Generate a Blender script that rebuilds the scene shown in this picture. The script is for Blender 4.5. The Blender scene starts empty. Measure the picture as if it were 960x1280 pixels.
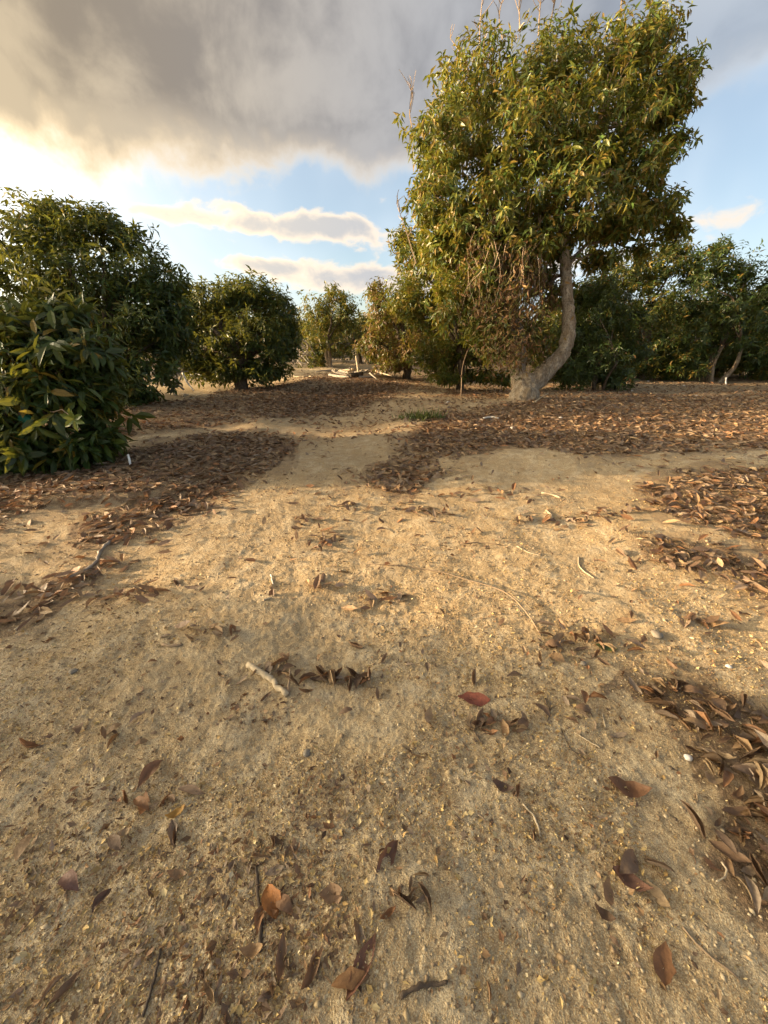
import bpy, bmesh, math, random
import numpy as np
from mathutils import Vector, Matrix

rng = np.random.default_rng(11)
random.seed(11)
R = math.radians
sc = bpy.context.scene
COL = sc.collection

# ------------------------------------------------------------------ camera
CAM_H, PITCH, F = 1.5, R(24.6), 481.0          # F in pixels of the 960x1280 photograph
cam = bpy.data.cameras.new('camera')
cam.sensor_fit = 'VERTICAL'; cam.sensor_height = 36.0; cam.lens = 36.0 * F / 1280.0
cam.clip_start = 0.05; cam.clip_end = 6000
camo = bpy.data.objects.new('camera', cam); COL.objects.link(camo)
camo.location = (0, 0, CAM_H); camo.rotation_euler = (math.pi / 2 - PITCH, 0, 0)
sc.camera = camo
SP, CP = math.sin(PITCH), math.cos(PITCH)
def ray(px, py):
    u, v = (px - 480) / F, (py - 640) / F
    return np.array([u, CP - v * SP, -SP - v * CP])          # per metre of depth along the lens axis
def P(px, py, d): return np.array([0, 0, CAM_H]) + ray(px, py) * d
def G(px, py):
    r = ray(px, py); t = -CAM_H / r[2]
    return np.array([r[0] * t, r[1] * t])
def GD(px, py): return -CAM_H / ray(px, py)[2]
def azel(px, py):
    r = ray(px, py); return math.atan2(r[0], r[1]), math.atan2(r[2], math.hypot(r[0], r[1]))

# ------------------------------------------------------------------ light
SUN_AZ, SUN_EL = R(-87), R(10.5)                  # azimuth from +Y towards +X
SUN_DIR = Vector((math.sin(SUN_AZ) * math.cos(SUN_EL), math.cos(SUN_AZ) * math.cos(SUN_EL), math.sin(SUN_EL)))
sun = bpy.data.lights.new('sun', 'SUN'); sun.energy = 4.0; sun.angle = R(0.6); sun.color = (1.0, 0.70, 0.40)
suno = bpy.data.objects.new('sun', sun); COL.objects.link(suno)
suno.rotation_euler = SUN_DIR.to_track_quat('Z', 'Y').to_euler(); suno.location = (-20, 5, 12)

sc.view_settings.view_transform = 'Standard'; sc.view_settings.look = 'None'
sc.view_settings.gamma = 1.0; sc.view_settings.use_curve_mapping = False
sc.view_settings.exposure = 1.48
sc.cycles.max_bounces = 3; sc.cycles.diffuse_bounces = 2; sc.cycles.transmission_bounces = 2; sc.cycles.use_light_tree = False
sc.cycles.use_adaptive_sampling = True; sc.cycles.adaptive_threshold = 0.03; sc.cycles.glossy_bounces = 1; sc.cycles.transparent_max_bounces = 4
sc.cycles.caustics_reflective = False; sc.cycles.caustics_refractive = False

class NT:
    """small expression helper for node trees"""
    def __init__(s, nt): s.nt = nt; s.n = nt.nodes; s.l = nt.links
    def put(s, sock, v):
        if hasattr(v, 'is_output') or isinstance(v, bpy.types.NodeSocket): s.l.new(v, sock)
        else:
            try: sock.default_value = v
            except Exception: sock.default_value = tuple(v) + (1.0,)
    def m(s, op, a, b=None, c=None, clamp=False):
        n = s.n.new('ShaderNodeMath'); n.operation = op; n.use_clamp = clamp
        for i, v in enumerate((a, b, c)):
            if v is not None: s.put(n.inputs[i], v)
        return n.outputs[0]
    def mix(s, f, a, b, bt='MIX'):
        n = s.n.new('ShaderNodeMix'); n.data_type = 'RGBA'; n.blend_type = bt
        s.put(n.inputs['Factor'], f)
        ia = [i for i in n.inputs if i.name == 'A' and i.type == 'RGBA'][0]
        ib = [i for i in n.inputs if i.name == 'B' and i.type == 'RGBA'][0]
        for k, v in ((ia, a), (ib, b)):
            if isinstance(v, (tuple, list)): k.default_value = tuple(v[:3]) + (1.0,)
            else: s.l.new(v, k)
        return [o for o in n.outputs if o.type == 'RGBA'][0]
    def ss(s, v, lo, hi):
        n = s.n.new('ShaderNodeMapRange'); n.interpolation_type = 'SMOOTHSTEP'
        s.put(n.inputs[0], v); s.put(n.inputs[1], lo); s.put(n.inputs[2], hi)
        n.inputs[3].default_value = 0; n.inputs[4].default_value = 1
        return n.outputs[0]
    def noise(s, vec, scale, detail=4, rough=.55, dist=0.0, out=0):
        n = s.n.new('ShaderNodeTexNoise'); n.inputs['Scale'].default_value = scale
        n.inputs['Detail'].default_value = detail; n.inputs['Roughness'].default_value = rough
        n.inputs['Distortion'].default_value = dist
        if vec is not None: s.l.new(vec, n.inputs['Vector'])
        return n.outputs[out]
    def xyz(s, x, y, z):
        n = s.n.new('ShaderNodeCombineXYZ')
        for i, v in enumerate((x, y, z)): s.put(n.inputs[i], v)
        return n.outputs[0]
    def vm(s, op, a, b=None):
        n = s.n.new('ShaderNodeVectorMath'); n.operation = op
        for i, v in enumerate((a, b)):
            if v is not None: s.put(n.inputs[i], v)
        return n.outputs['Value'] if op in ('DOT_PRODUCT', 'LENGTH') else n.outputs[0]
    def ramp(s, f, stops):
        n = s.n.new('ShaderNodeValToRGB'); e = n.color_ramp.elements
        while len(e) < len(stops): e.new(.5)
        for i, (p, c) in enumerate(stops): e[i].position = p; e[i].color = tuple(c) + (1,)
        s.l.new(f, n.inputs[0]); return n.outputs[0]

def build_world():
    w = bpy.data.worlds.new('World'); sc.world = w; w.use_nodes = True
    nt = w.node_tree; nt.nodes.clear(); N = NT(nt)
    out = nt.nodes.new('ShaderNodeOutputWorld')
    sky = nt.nodes.new('ShaderNodeTexSky'); sky.sky_type = 'NISHITA'; sky.sun_disc = False
    sky.sun_elevation = SUN_EL; sky.sun_rotation = SUN_AZ; sky.altitude = 100
    sky.air_density = 1.0; sky.dust_density = 0.6; sky.ozone_density = 2.0
    tc = nt.nodes.new('ShaderNodeTexCoord'); d = tc.outputs['Generated']
    sep = nt.nodes.new('ShaderNodeSeparateXYZ'); nt.links.new(d, sep.inputs[0])
    x, y, z = sep.outputs
    az = N.m('ARCTAN2', x, y); el = N.m('ARCSINE', z)
    zp = N.m('ADD', N.m('MAXIMUM', z, 0.0), 0.14)
    plane = N.xyz(N.m('DIVIDE', x, zp), N.m('DIVIDE', y, zp), 0.35)
    n1 = N.noise(plane, 0.9, 4, .52, .25)            # large cloud masses on a flat deck
    n2 = N.noise(d, 8.0, 6, .56, .2)                 # billows
    n3 = N.noise(d, 3.4, 3, .5, .3)
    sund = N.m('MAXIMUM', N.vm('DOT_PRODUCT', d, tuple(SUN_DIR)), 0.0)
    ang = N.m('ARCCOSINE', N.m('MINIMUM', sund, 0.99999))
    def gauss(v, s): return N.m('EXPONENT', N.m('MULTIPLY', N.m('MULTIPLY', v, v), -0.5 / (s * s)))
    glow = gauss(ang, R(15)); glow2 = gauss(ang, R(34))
    # --- the deck: dense from 16 degrees up, thinning towards the right of the tree
    edge = N.m('ADD', el, N.m('MULTIPLY', N.m('SUBTRACT', n2, .5), .22))
    edge = N.m('ADD', edge, N.m('MULTIPLY', N.m('SUBTRACT', n3, .5), .20))
    thin = N.ss(az, R(8), R(34))
    dens = N.m('SUBTRACT', edge, N.m('ADD', R(14.6), N.m('MULTIPLY', thin, R(3))))
    dens = N.m('MULTIPLY', dens, 6.5)
    over = N.ss(el, R(24), R(55))                    # overhead the deck breaks up again
    dens = N.m('SUBTRACT', N.m('MINIMUM', dens, 1.15), N.m('MULTIPLY', over, .35))
    dens = N.m('ADD', dens, N.m('MULTIPLY', N.m('SUBTRACT', n1, .5), .9))
    deck = N.ss(dens, -.04, 0.40)
    deck = N.m('MULTIPLY', deck, N.m('SUBTRACT', 1.0, N.m('MULTIPLY', thin, .45)))
    core = N.ss(dens, 0.02, 0.60)
    # --- low cumulus between the trees
    blobs = [(330, 285, 45, 13, 1.0), (430, 290, 48, 15, 1.1), (395, 275, 40, 10, .7), (215, 268, 48, 9, .95), (270, 255, 30, 8, .6),
             (420, 348, 70, 15, 1.0), (300, 330, 55, 9, .8), (520, 350, 90, 15, .7), (700, 330, 90, 14, .8), (910, 270, 70, 16, .6)]
    tot = None
    for (px, py, wx, wy, a) in blobs:
        A, E = azel(px, py); A2, _ = azel(px + wx, py); _, E2 = azel(px, py - wy)
        ga = gauss(N.m('SUBTRACT', az, A), abs(A2 - A)); ge = gauss(N.m('SUBTRACT', el, E), abs(E2 - E))
        g = N.m('MULTIPLY', N.m('MULTIPLY', ga, ge), a)
        tot = g if tot is None else N.m('ADD', tot, g)
    nb = N.noise(N.xyz(az, N.m('MULTIPLY', el, 1.7), 0.2), 15.0, 5, .55, .3)
    # the same low cumulus goes on all round the horizon
    ring = N.m('MULTIPLY', gauss(N.m('SUBTRACT', el, R(9)), R(4)), N.ss(N.m('ABSOLUTE', az), R(48), R(60)))
    tot = N.m('ADD', tot, N.m('MULTIPLY', ring, N.m('MULTIPLY', N.ss(n3, .45, .6), .9)))
    cd = N.m('SUBTRACT', N.m('ADD', tot, N.m('MULTIPLY', N.m('SUBTRACT', nb, .5), 2.2)), .42)
    cum = N.ss(cd, 0.0, 0.5); ccore = N.ss(cd, .25, 1.05)
    # --- colours
    near = N.ss(ang, R(98), R(42))
    grey = N.mix(near, (.108, .112, .125), (.122, .098, .070))
    grey = N.mix(N.ss(N.m('ADD', N.m('MULTIPLY', n3, .4), N.m('MULTIPLY', n2, .6)), .38, .60), grey, N.mix(near, (.17, .176, .19), (.245, .195, .128)))
    cream = N.mix(near, (.30, .28, .26), (.46, .34, .19))
    deckc = N.mix(core, cream, grey)
    cumc = N.mix(ccore, N.mix(near, (.38, .33, .28), (.46, .36, .24)), N.mix(near, (.20, .21, .23), (.27, .24, .20)))
    bs = nt.nodes.new('ShaderNodeBackground'); bs.inputs[1].default_value = 0.08
    hue = nt.nodes.new('ShaderNodeHueSaturation'); hue.inputs['Saturation'].default_value = 1.0
    nt.links.new(sky.outputs[0], hue.inputs['Color'])
    veil = N.mix(N.m('ADD', .26, N.m('MULTIPLY', N.ss(n3, .35, .7), .40)), hue.outputs[0], (3.9, 4.4, 4.9))   # thin high haze
    nt.links.new(veil, bs.inputs[0])
    b1 = nt.nodes.new('ShaderNodeBackground'); nt.links.new(deckc, b1.inputs[0])
    b2 = nt.nodes.new('ShaderNodeBackground'); nt.links.new(cumc, b2.inputs[0])
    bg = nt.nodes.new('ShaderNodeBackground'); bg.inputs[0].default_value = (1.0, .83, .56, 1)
    gl = N.m('ADD', N.m('MULTIPLY', glow, 26.0), N.m('MULTIPLY', glow2, .42))  # glow round the sun; its core out of view is strengthened to light the ground
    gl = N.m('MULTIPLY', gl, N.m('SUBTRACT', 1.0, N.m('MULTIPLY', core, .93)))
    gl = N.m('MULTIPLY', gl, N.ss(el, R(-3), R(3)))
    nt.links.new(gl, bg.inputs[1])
    m1 = nt.nodes.new('ShaderNodeMixShader'); nt.links.new(cum, m1.inputs[0]); nt.links.new(bs.outputs[0], m1.inputs[1]); nt.links.new(b2.outputs[0], m1.inputs[2])
    m2 = nt.nodes.new('ShaderNodeMixShader'); nt.links.new(deck, m2.inputs[0]); nt.links.new(m1.outputs[0], m2.inputs[1]); nt.links.new(b1.outputs[0], m2.inputs[2])
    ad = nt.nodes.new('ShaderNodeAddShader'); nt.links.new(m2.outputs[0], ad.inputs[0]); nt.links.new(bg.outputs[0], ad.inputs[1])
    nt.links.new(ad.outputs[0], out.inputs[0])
build_world()

# ------------------------------------------------------------------ numpy noise
_perm = np.random.default_rng(5).permutation(512).astype(np.int64); _perm = np.concatenate([_perm, _perm])
_grad = np.random.default_rng(6).uniform(-1, 1, 512)
def vnoise(x, y, seed=0):
    x = np.asarray(x, float) + seed * 17.31; y = np.asarray(y, float) - seed * 9.77
    xi = np.floor(x).astype(np.int64); yi = np.floor(y).astype(np.int64)
    fx = x - xi; fy = y - yi
    fx = fx * fx * fx * (fx * (fx * 6 - 15) + 10); fy = fy * fy * fy * (fy * (fy * 6 - 15) + 10)
    def h(a, b): return _grad[_perm[(_perm[a & 511] + b) & 511]]
    return (h(xi, yi) * (1 - fx) + h(xi + 1, yi) * fx) * (1 - fy) + (h(xi, yi + 1) * (1 - fx) + h(xi + 1, yi + 1) * fx) * fy
def fbm(x, y, oct=4, seed=0, gain=.5):
    s = 0; a = 1; f = 1
    for o in range(oct): s = s + a * vnoise(x * f, y * f, seed + o); a *= gain; f *= 2.03
    return s

# litter regions, measured on the ground where the photograph shows them
def gp(pts): return np.array([G(a, b) for a, b in pts])
REG = [  # polygon on the ground, leaves per square metre
    (gp([(-180, 640), (0, 605), (150, 577), (250, 547), (330, 537), (375, 547), (345, 587), (300, 614), (235, 647), (165, 682), (95, 680), (110, 652), (180, 632), (90, 634), (0, 652), (-180, 700)]), 430),
    (gp([(60, 540), (120, 525), (300, 488), (430, 477), (520, 481), (480, 500), (400, 512), (330, 522), (200, 545), (130, 560)]), 230),
    (gp([(455, 612), (470, 585), (500, 570), (545, 575), (562, 600), (520, 624)]), 420),
    (gp([(495, 560), (520, 535), (600, 513), (700, 500), (960, 500), (1200, 500), (1200, 570), (960, 566), (800, 576), (720, 582), (640, 568), (560, 582)]), 330),
    (gp([(785, 624), (850, 597), (960, 600), (1150, 590), (1150, 740), (960, 698), (890, 684), (830, 654)]), 440),
    (gp([(770, 676), (840, 688), (960, 722), (1150, 760), (1150, 810), (960, 764), (900, 748), (850, 728), (800, 706)]), 330),
    (gp([(775, 866), (850, 856), (960, 893), (1150, 930), (1150, 1240), (960, 1165), (905, 1120), (866, 1062), (895, 1010), (872, 945), (815, 908)]), 590),
    (gp([(-180, 780), (0, 742), (60, 722), (135, 698), (155, 713), (100, 745), (60, 777), (0, 797), (-180, 850)]), 400),
    (gp([(330, 500), (430, 484), (520, 480), (640, 492), (600, 512), (520, 532), (500, 558), (450, 540), (385, 552), (372, 527)]), 55),
    (gp([(560, 477), (960, 477), (1200, 477), (1200, 500), (700, 500), (560, 495)]), 130),
    (gp([(380, 470), (560, 468), (560, 478), (380, 480)]), 120),
]
def inpoly(poly, x, y):
    r = np.zeros(x.shape, bool); n = len(poly); j = n - 1
    for i in range(n):
        xi, yi = poly[i]; xj, yj = poly[j]
        c = ((yi > y) != (yj > y)) & (x < (xj - xi) * (y - yi) / (yj - yi + 1e-12) + xi)
        r ^= c; j = i
    return r
def litter(x, y):
    dist = np.hypot(x, y); k = np.clip(dist * .055, .05, .5)
    m = np.zeros(x.shape)
    for s, wgt in ((0, .4), (5, .35), (9, .25)):
        a = (.6 + s * .12) * 1.0
        wx = x + k * a * fbm(x / (k * 1.6), y / (k * 1.6), 3, 21 + s); wy = y + k * a * fbm(x / (k * 1.6), y / (k * 1.6), 3, 41 + s)
        for poly, den in REG: m = np.maximum(m, 0) + 0 if False else m + wgt * den * inpoly(poly, wx, wy)
    return np.minimum(m, 600)
def ground_z(x, y):
    d = np.hypot(x, y)
    z = .10 * fbm(x / 5.0, y / 5.0, 2, 1) * np.clip(d / 5, .25, 1) + .030 * fbm(x / 1.1, y / 1.1, 3, 3)
    fade = np.clip(1.6 - d / 9, 0, 1)
    l = vnoise(x / .22, y / .20, 7); z = z + fade * .0026 * np.abs(l)
    z = z + fade * .0031 * fbm(x / .085, y / .075, 3, 9, .6) + np.clip(1.5 - d / 3.2, 0, 1) * .0022 * fbm(x / .026, y / .026, 2, 19, .6)
    # shallow drag marks and old wheel ruts running away from the viewer
    rut = np.abs(fbm((x + .25 * y) / .5, y / 2.6, 2, 15)); z = z - fade * .0025 * np.clip(.22 - rut, 0, .22) / .22
    # ledge at the left, edge of the raised tree row
    led = np.clip((y - (3.35 + .12 * (x + 3) + .15 * vnoise(x / .5, y * 0, 33))) / .16, 0, 1) * np.clip((-1.7 - x) / .8, 0, 1)
    z = z + .07 * led * led * (3 - 2 * led)
    far = np.clip((d - 45) / 200, 0, 1); z = z + far * 0
    return z
def gz(x, y): return float(ground_z(np.array([float(x)]), np.array([float(y)]))[0])

# ------------------------------------------------------------------ materials
def new_mat(name):
    m = bpy.data.materials.new(name); m.use_nodes = True; nt = m.node_tree; nt.nodes.clear()
    o = nt.nodes.new('ShaderNodeOutputMaterial'); b = nt.nodes.new('ShaderNodeBsdfPrincipled'); nt.links.new(b.outputs[0], o.inputs[0])
    return m, NT(nt), b, o
def bump(N, b, h, strength, dist):
    n = N.n.new('ShaderNodeBump'); n.inputs['Strength'].default_value = strength; n.inputs['Distance'].default_value = dist
    N.l.new(h, n.inputs['Height']); N.l.new(n.outputs[0], b.inputs['Normal'])
def obj_coord(N): return N.n.new('ShaderNodeTexCoord').outputs['Object']
def attr(N, name, out='Color'):
    n = N.n.new('ShaderNodeAttribute'); n.attribute_name = name; return n.outputs[out]

def mat_ground():
    m, N, b, o = new_mat('sandy_soil'); c = obj_coord(N)
    lit = attr(N, 'litter', 'Fac')
    a = N.noise(c, 1.1, 3, .6); f = N.noise(c, 9.0, 4, .65); g = N.noise(c, 60, 3, .7); h = N.noise(c, 260, 2, .6)
    col = N.ramp(a, [(.28, (.42, .32, .19)), (.47, (.52, .415, .265)), (.62, (.57, .47, .315)), (.78, (.61, .525, .385))])
    col = N.mix(N.ss(f, .40, .68), N.mix(.7, col, (.38, .265, .135)), col)
    col = N.mix(N.m('MULTIPLY', N.ss(g, .47, .66), .45), col, (.25, .17, .09))
    col = N.mix(N.m('MULTIPLY', N.ss(h, .54, .64), .6), col, (.74, .63, .42))
    col = N.mix(N.m('MULTIPLY', N.ss(h, .45, .35), .5), col, (.17, .11, .055))
    duff = N.mix(N.ss(g, .4, .65), (.11, .072, .045), (.26, .17, .10))
    lf = N.m('MULTIPLY', lit, N.m('ADD', .35, N.ss(f, .35, .6)), clamp=True)
    col = N.mix(N.m('MULTIPLY', lf, .85), col, duff)
    N.l.new(col, b.inputs['Base Color']); b.inputs['Roughness'].default_value = .95
    b.inputs['Specular IOR Level'].default_value = .15
    hh = N.m('ADD', N.m('MULTIPLY', g, .6), N.m('ADD', N.m('MULTIPLY', f, .8), N.m('MULTIPLY', h, .28)))
    bump(N, b, hh, .65, .03)
    return m
def mat_leaf(name, rough=.42, trans=.3, spec=.4):
    """leaf colour comes from the per-leaf colour stored on the mesh"""
    m, N, b, o = new_mat(name); ca = attr(N, 'tint'); c = obj_coord(N)
    col = N.mix(N.m('MULTIPLY', N.ss(N.noise(c, 35, 3), .4, .7), .35), ca, N.mix(.5, ca, (.02, .015, .005)))
    N.l.new(col, b.inputs['Base Color']); b.inputs['Roughness'].default_value = rough; b.inputs['Specular IOR Level'].default_value = spec
    if trans > 0:
        t = N.n.new('ShaderNodeBsdfTranslucent'); N.l.new(N.mix(.5, col, (.34, .30, .03)), t.inputs[0])
        mx = N.n.new('ShaderNodeMixShader'); mx.inputs[0].default_value = trans
        N.l.new(b.outputs[0], mx.inputs[1]); N.l.new(t.outputs[0], mx.inputs[2]); N.l.new(mx.outputs[0], o.inputs[0])
    return m
def mat_dry():
    m, N, b, o = new_mat('dry_leaf'); ca = attr(N, 'tint'); c = obj_coord(N)
    n = N.noise(c, 55, 4, .65)
    col = N.mix(N.ss(n, .35, .7), N.mix(.35, ca, (.06, .036, .025)), ca)
    N.l.new(col, b.inputs['Base Color']); b.inputs['Roughness'].default_value = .62; b.inputs['Specular IOR Level'].default_value = .35
    bump(N, b, n, .35, .01)
    t = N.n.new('ShaderNodeBsdfTranslucent'); N.l.new(N.mix(.4, col, (.4, .16, .04)), t.inputs[0])
    mx = N.n.new('ShaderNodeMixShader'); mx.inputs[0].default_value = .16
    N.l.new(b.outputs[0], mx.inputs[1]); N.l.new(t.outputs[0], mx.inputs[2]); N.l.new(mx.outputs[0], o.inputs[0])
    return m
def mat_bark(name, c1, c2, c3, sc_=6.0):
    m, N, b, o = new_mat(name); c = obj_coord(N)
    st = N.n.new('ShaderNodeMapping'); st.inputs['Scale'].default_value = (1, 1, .35); N.l.new(c, st.inputs[0])
    a = N.noise(st.outputs[0], sc_, 6, .65); g = N.noise(st.outputs[0], sc_ * 6, 5, .7)
    col = N.ramp(a, [(.3, c1), (.5, c2), (.7, c3)]); col = N.mix(N.m('MULTIPLY', N.ss(g, .45, .62), .6), col, tuple(.45 * v for v in c1))
    N.l.new(col, b.inputs['Base Color']); b.inputs['Roughness'].default_value = .9; b.inputs['Specular IOR Level'].default_value = .2
    bump(N, b, N.m('ADD', a, N.m('MULTIPLY', g, .6)), .8, .04)
    return m
def mat_plain(name, col, rough=.8, var=.35, scale=20, spec=.3):
    m, N, b, o = new_mat(name); c = obj_coord(N)
    n = N.noise(c, scale, 4, .6)
    N.l.new(N.mix(n, tuple(v * (1 - var) for v in col), tuple(min(1, v * (1 + var)) for v in col)), b.inputs['Base Color'])
    b.inputs['Roughness'].default_value = rough; b.inputs['Specular IOR Level'].default_value = spec
    bump(N, b, n, .4, .01)
    return m
M = dict(ground=mat_ground(), leaf=mat_leaf('avocado_leaf'), dry=mat_dry(),
         bark=mat_bark('pale_bark', (.15, .105, .065), (.27, .215, .15), (.38, .33, .26)),
         darkbark=mat_bark('dark_bark', (.05, .035, .022), (.11, .08, .052), (.19, .15, .11)),
         twig=mat_plain('twig_wood', (.25, .18, .115)), pale=mat_plain('bleached_wood', (.46, .37, .25), .85, .55, 45),
         grey=mat_plain('weathered_wood', (.30, .26, .21)), darktwig=mat_plain('dark_twig', (.09, .065, .045)),
         flake=mat_leaf('flower_flake', .7, 0), stone=mat_plain('grey_stone', (.22, .19, .15), .85), white=mat_plain('white_plastic', (.75, .75, .72), .45, .1),
         quartz=mat_plain('white_stone', (.66, .62, .56), .7, .15), hill=mat_plain('hill_scrub', (.11, .115, .06), .95, .4, .05),
         greent=mat_plain('green_tape', (.02, .14, .09), .5), grass=mat_leaf('grass_blade', .5, .2),
         tarp=mat_plain('grey_sheet', (.42, .43, .43), .6, .1, 3))

# ------------------------------------------------------------------ mesh helpers
def mesh_from(name, V, T, mat, tint=None, smooth=False):
    """V (n,3), T (k,3 or 4) index array -> mesh"""
    me = bpy.data.meshes.new(name); V = np.asarray(V, np.float32); T = np.asarray(T, np.int32); k = T.shape[1]
    me.vertices.add(len(V)); me.vertices.foreach_set('co', V.ravel())
    me.loops.add(T.size); me.loops.foreach_set('vertex_index', T.ravel())
    me.polygons.add(len(T)); me.polygons.foreach_set('loop_start', np.arange(0, T.size, k, dtype=np.int32))
    me.polygons.foreach_set('use_smooth', np.full(len(T), smooth))
    if tint is not None:
        at = me.attributes.new('tint', 'FLOAT_COLOR', 'POINT')
        c = np.ones((len(V), 4), np.float32); c[:, :3] = tint; at.data.foreach_set('color', c.ravel())
    me.update(calc_edges=True); me.validate(); me.materials.append(M[mat]); return me
def link(name, me, parent=None, loc=None):
    o = bpy.data.objects.new(name, me); COL.objects.link(o)
    if parent: o.parent = parent
    if loc is not None: o.location = loc
    return o
def tag(o, label, cat, group=None):
    o['label'] = label; o['category'] = cat
    if group: o['group'] = group
    return o
def thing(name, label, cat, loc, group=None):
    return tag(link(name, None, None, loc), label, cat, group)
def norm(a): return a / (np.linalg.norm(a, axis=-1, keepdims=True) + 1e-9)

def tube(path, rad, sides=7, wob=0.0):
    path = np.asarray(path, float); n = len(path); rad = np.asarray(rad, float) * np.ones(n)
    tg = norm(np.gradient(path, axis=0)); ref = np.array([0., 0, 1]) if abs(tg[0][2]) < .9 else np.array([1., 0, 0])
    u = norm(np.cross(tg[0], ref)); V = []
    th = np.linspace(0, 2 * np.pi, sides, endpoint=False)
    for i in range(n):
        u = norm(u - tg[i] * np.dot(u, tg[i])); v = np.cross(tg[i], u)
        r = rad[i] * (1 + wob * rng.uniform(-1, 1, sides))
        V.append(path[i] + np.outer(np.cos(th) * r, u) + np.outer(np.sin(th) * r, v))
    V = np.concatenate(V); q = []
    for i in range(n - 1):
        for k in range(sides):
            a = i * sides + k; b2 = i * sides + (k + 1) % sides; q += [(a, b2, b2 + sides), (a, b2 + sides, a + sides)]
    for e, base in ((0, 0), (1, (n - 1) * sides)):
        V = np.vstack([V, path[0 if e == 0 else -1]]); c = len(V) - 1
        for k in range(sides):
            a = base + k; b2 = base + (k + 1) % sides
            q.append((a, c, b2) if e == 0 else (b2, c, a))
    return V, np.array(q)
def smooth_path(pts, n=12):
    """Catmull-Rom through pts"""
    p = np.asarray(pts, float); p = np.vstack([2 * p[0] - p[1], p, 2 * p[-1] - p[-2]]); out = []
    seg = len(p) - 3
    for t in np.linspace(0, seg, n):
        i = min(int(t), seg - 1); f = t - i; a, b, c, d = p[i:i + 4]
        out.append(.5 * (2 * b + (c - a) * f + (2 * a - 5 * b + 4 * c - d) * f * f + (3 * b - a - 3 * c + d) * f ** 3))
    return np.array(out)
def merge(parts):
    V, T, o = [], [], 0
    for v, t in parts: V.append(v); T.append(t + o); o += len(v)
    return np.concatenate(V), np.concatenate(T)

# leaf templates: (s along, w across, h out of plane), triangles
def tmpl(kind):
    if kind == 2:
        return np.array([(0, 0, 0), (.45, 1, .25), (.45, -1, .25), (1, 0, 0)], float), np.array([(0, 1, 3), (0, 3, 2)])
    if kind == 4:
        return np.array([(0, 0, 0), (.5, 0, -.12), (1, 0, 0), (.42, 1, .2), (.42, -1, .2)], float), np.array([(0, 3, 1), (3, 2, 1), (0, 1, 4), (1, 2, 4)])
    v = [(0, 0, 0), (.3, .85, .2), (.3, 0, 0), (.3, -.85, .2), (.66, .85, .2), (.66, 0, 0), (.66, -.85, .2), (1, 0, 0)]
    t = [(0, 1, 2), (0, 2, 3), (1, 4, 5), (1, 5, 2), (2, 5, 6), (2, 6, 3), (4, 7, 5), (5, 7, 6)]
    return np.array(v, float), np.array(t)
def leaves(pos, axis, nrm, L, W, droop, kind, fold=1.0):
    tv, tt = tmpl(kind); n = len(pos); axis = norm(axis)
    side = norm(np.cross(nrm, axis)); nr = np.cross(axis, side)
    s = tv[:, 0][None, :, None]; w = tv[:, 1][None, :, None]; h = tv[:, 2][None, :, None]
    L = L[:, None, None]; W = W[:, None, None]; dr = droop[:, None, None]; fo = np.asarray(fold)
    fo = fo[:, None, None] if fo.ndim else fo
    V = pos[:, None, :] + axis[:, None, :] * (s * L) + side[:, None, :] * (w * W) + nr[:, None, :] * (h * W * fo * 1.6 - dr * s * s * L)
    T = tt[None] + (np.arange(n) * len(tv))[:, None, None]
    return V.reshape(-1, 3), T.reshape(-1, 3), len(tv)

GREENS = np.array([(.030, .062, .014), (.042, .085, .018), (.055, .10, .020), (.080, .115, .020), (.028, .055, .020)])
OLIVES = 1.3 * np.array([(.085, .10, .018), (.11, .115, .018), (.06, .085, .016), (.14, .125, .02), (.045, .065, .014), (.15, .10, .022)])
BROWNS = np.array([(.16, .085, .035), (.20, .10, .035), (.11, .06, .03), (.23, .14, .05)])
DARK = 1.3 * np.array([(.022, .045, .014), (.030, .055, .016), (.038, .066, .016), (.05, .07, .018)])
YELLOW = np.array([(.20, .17, .03), (.24, .16, .03)])

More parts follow.
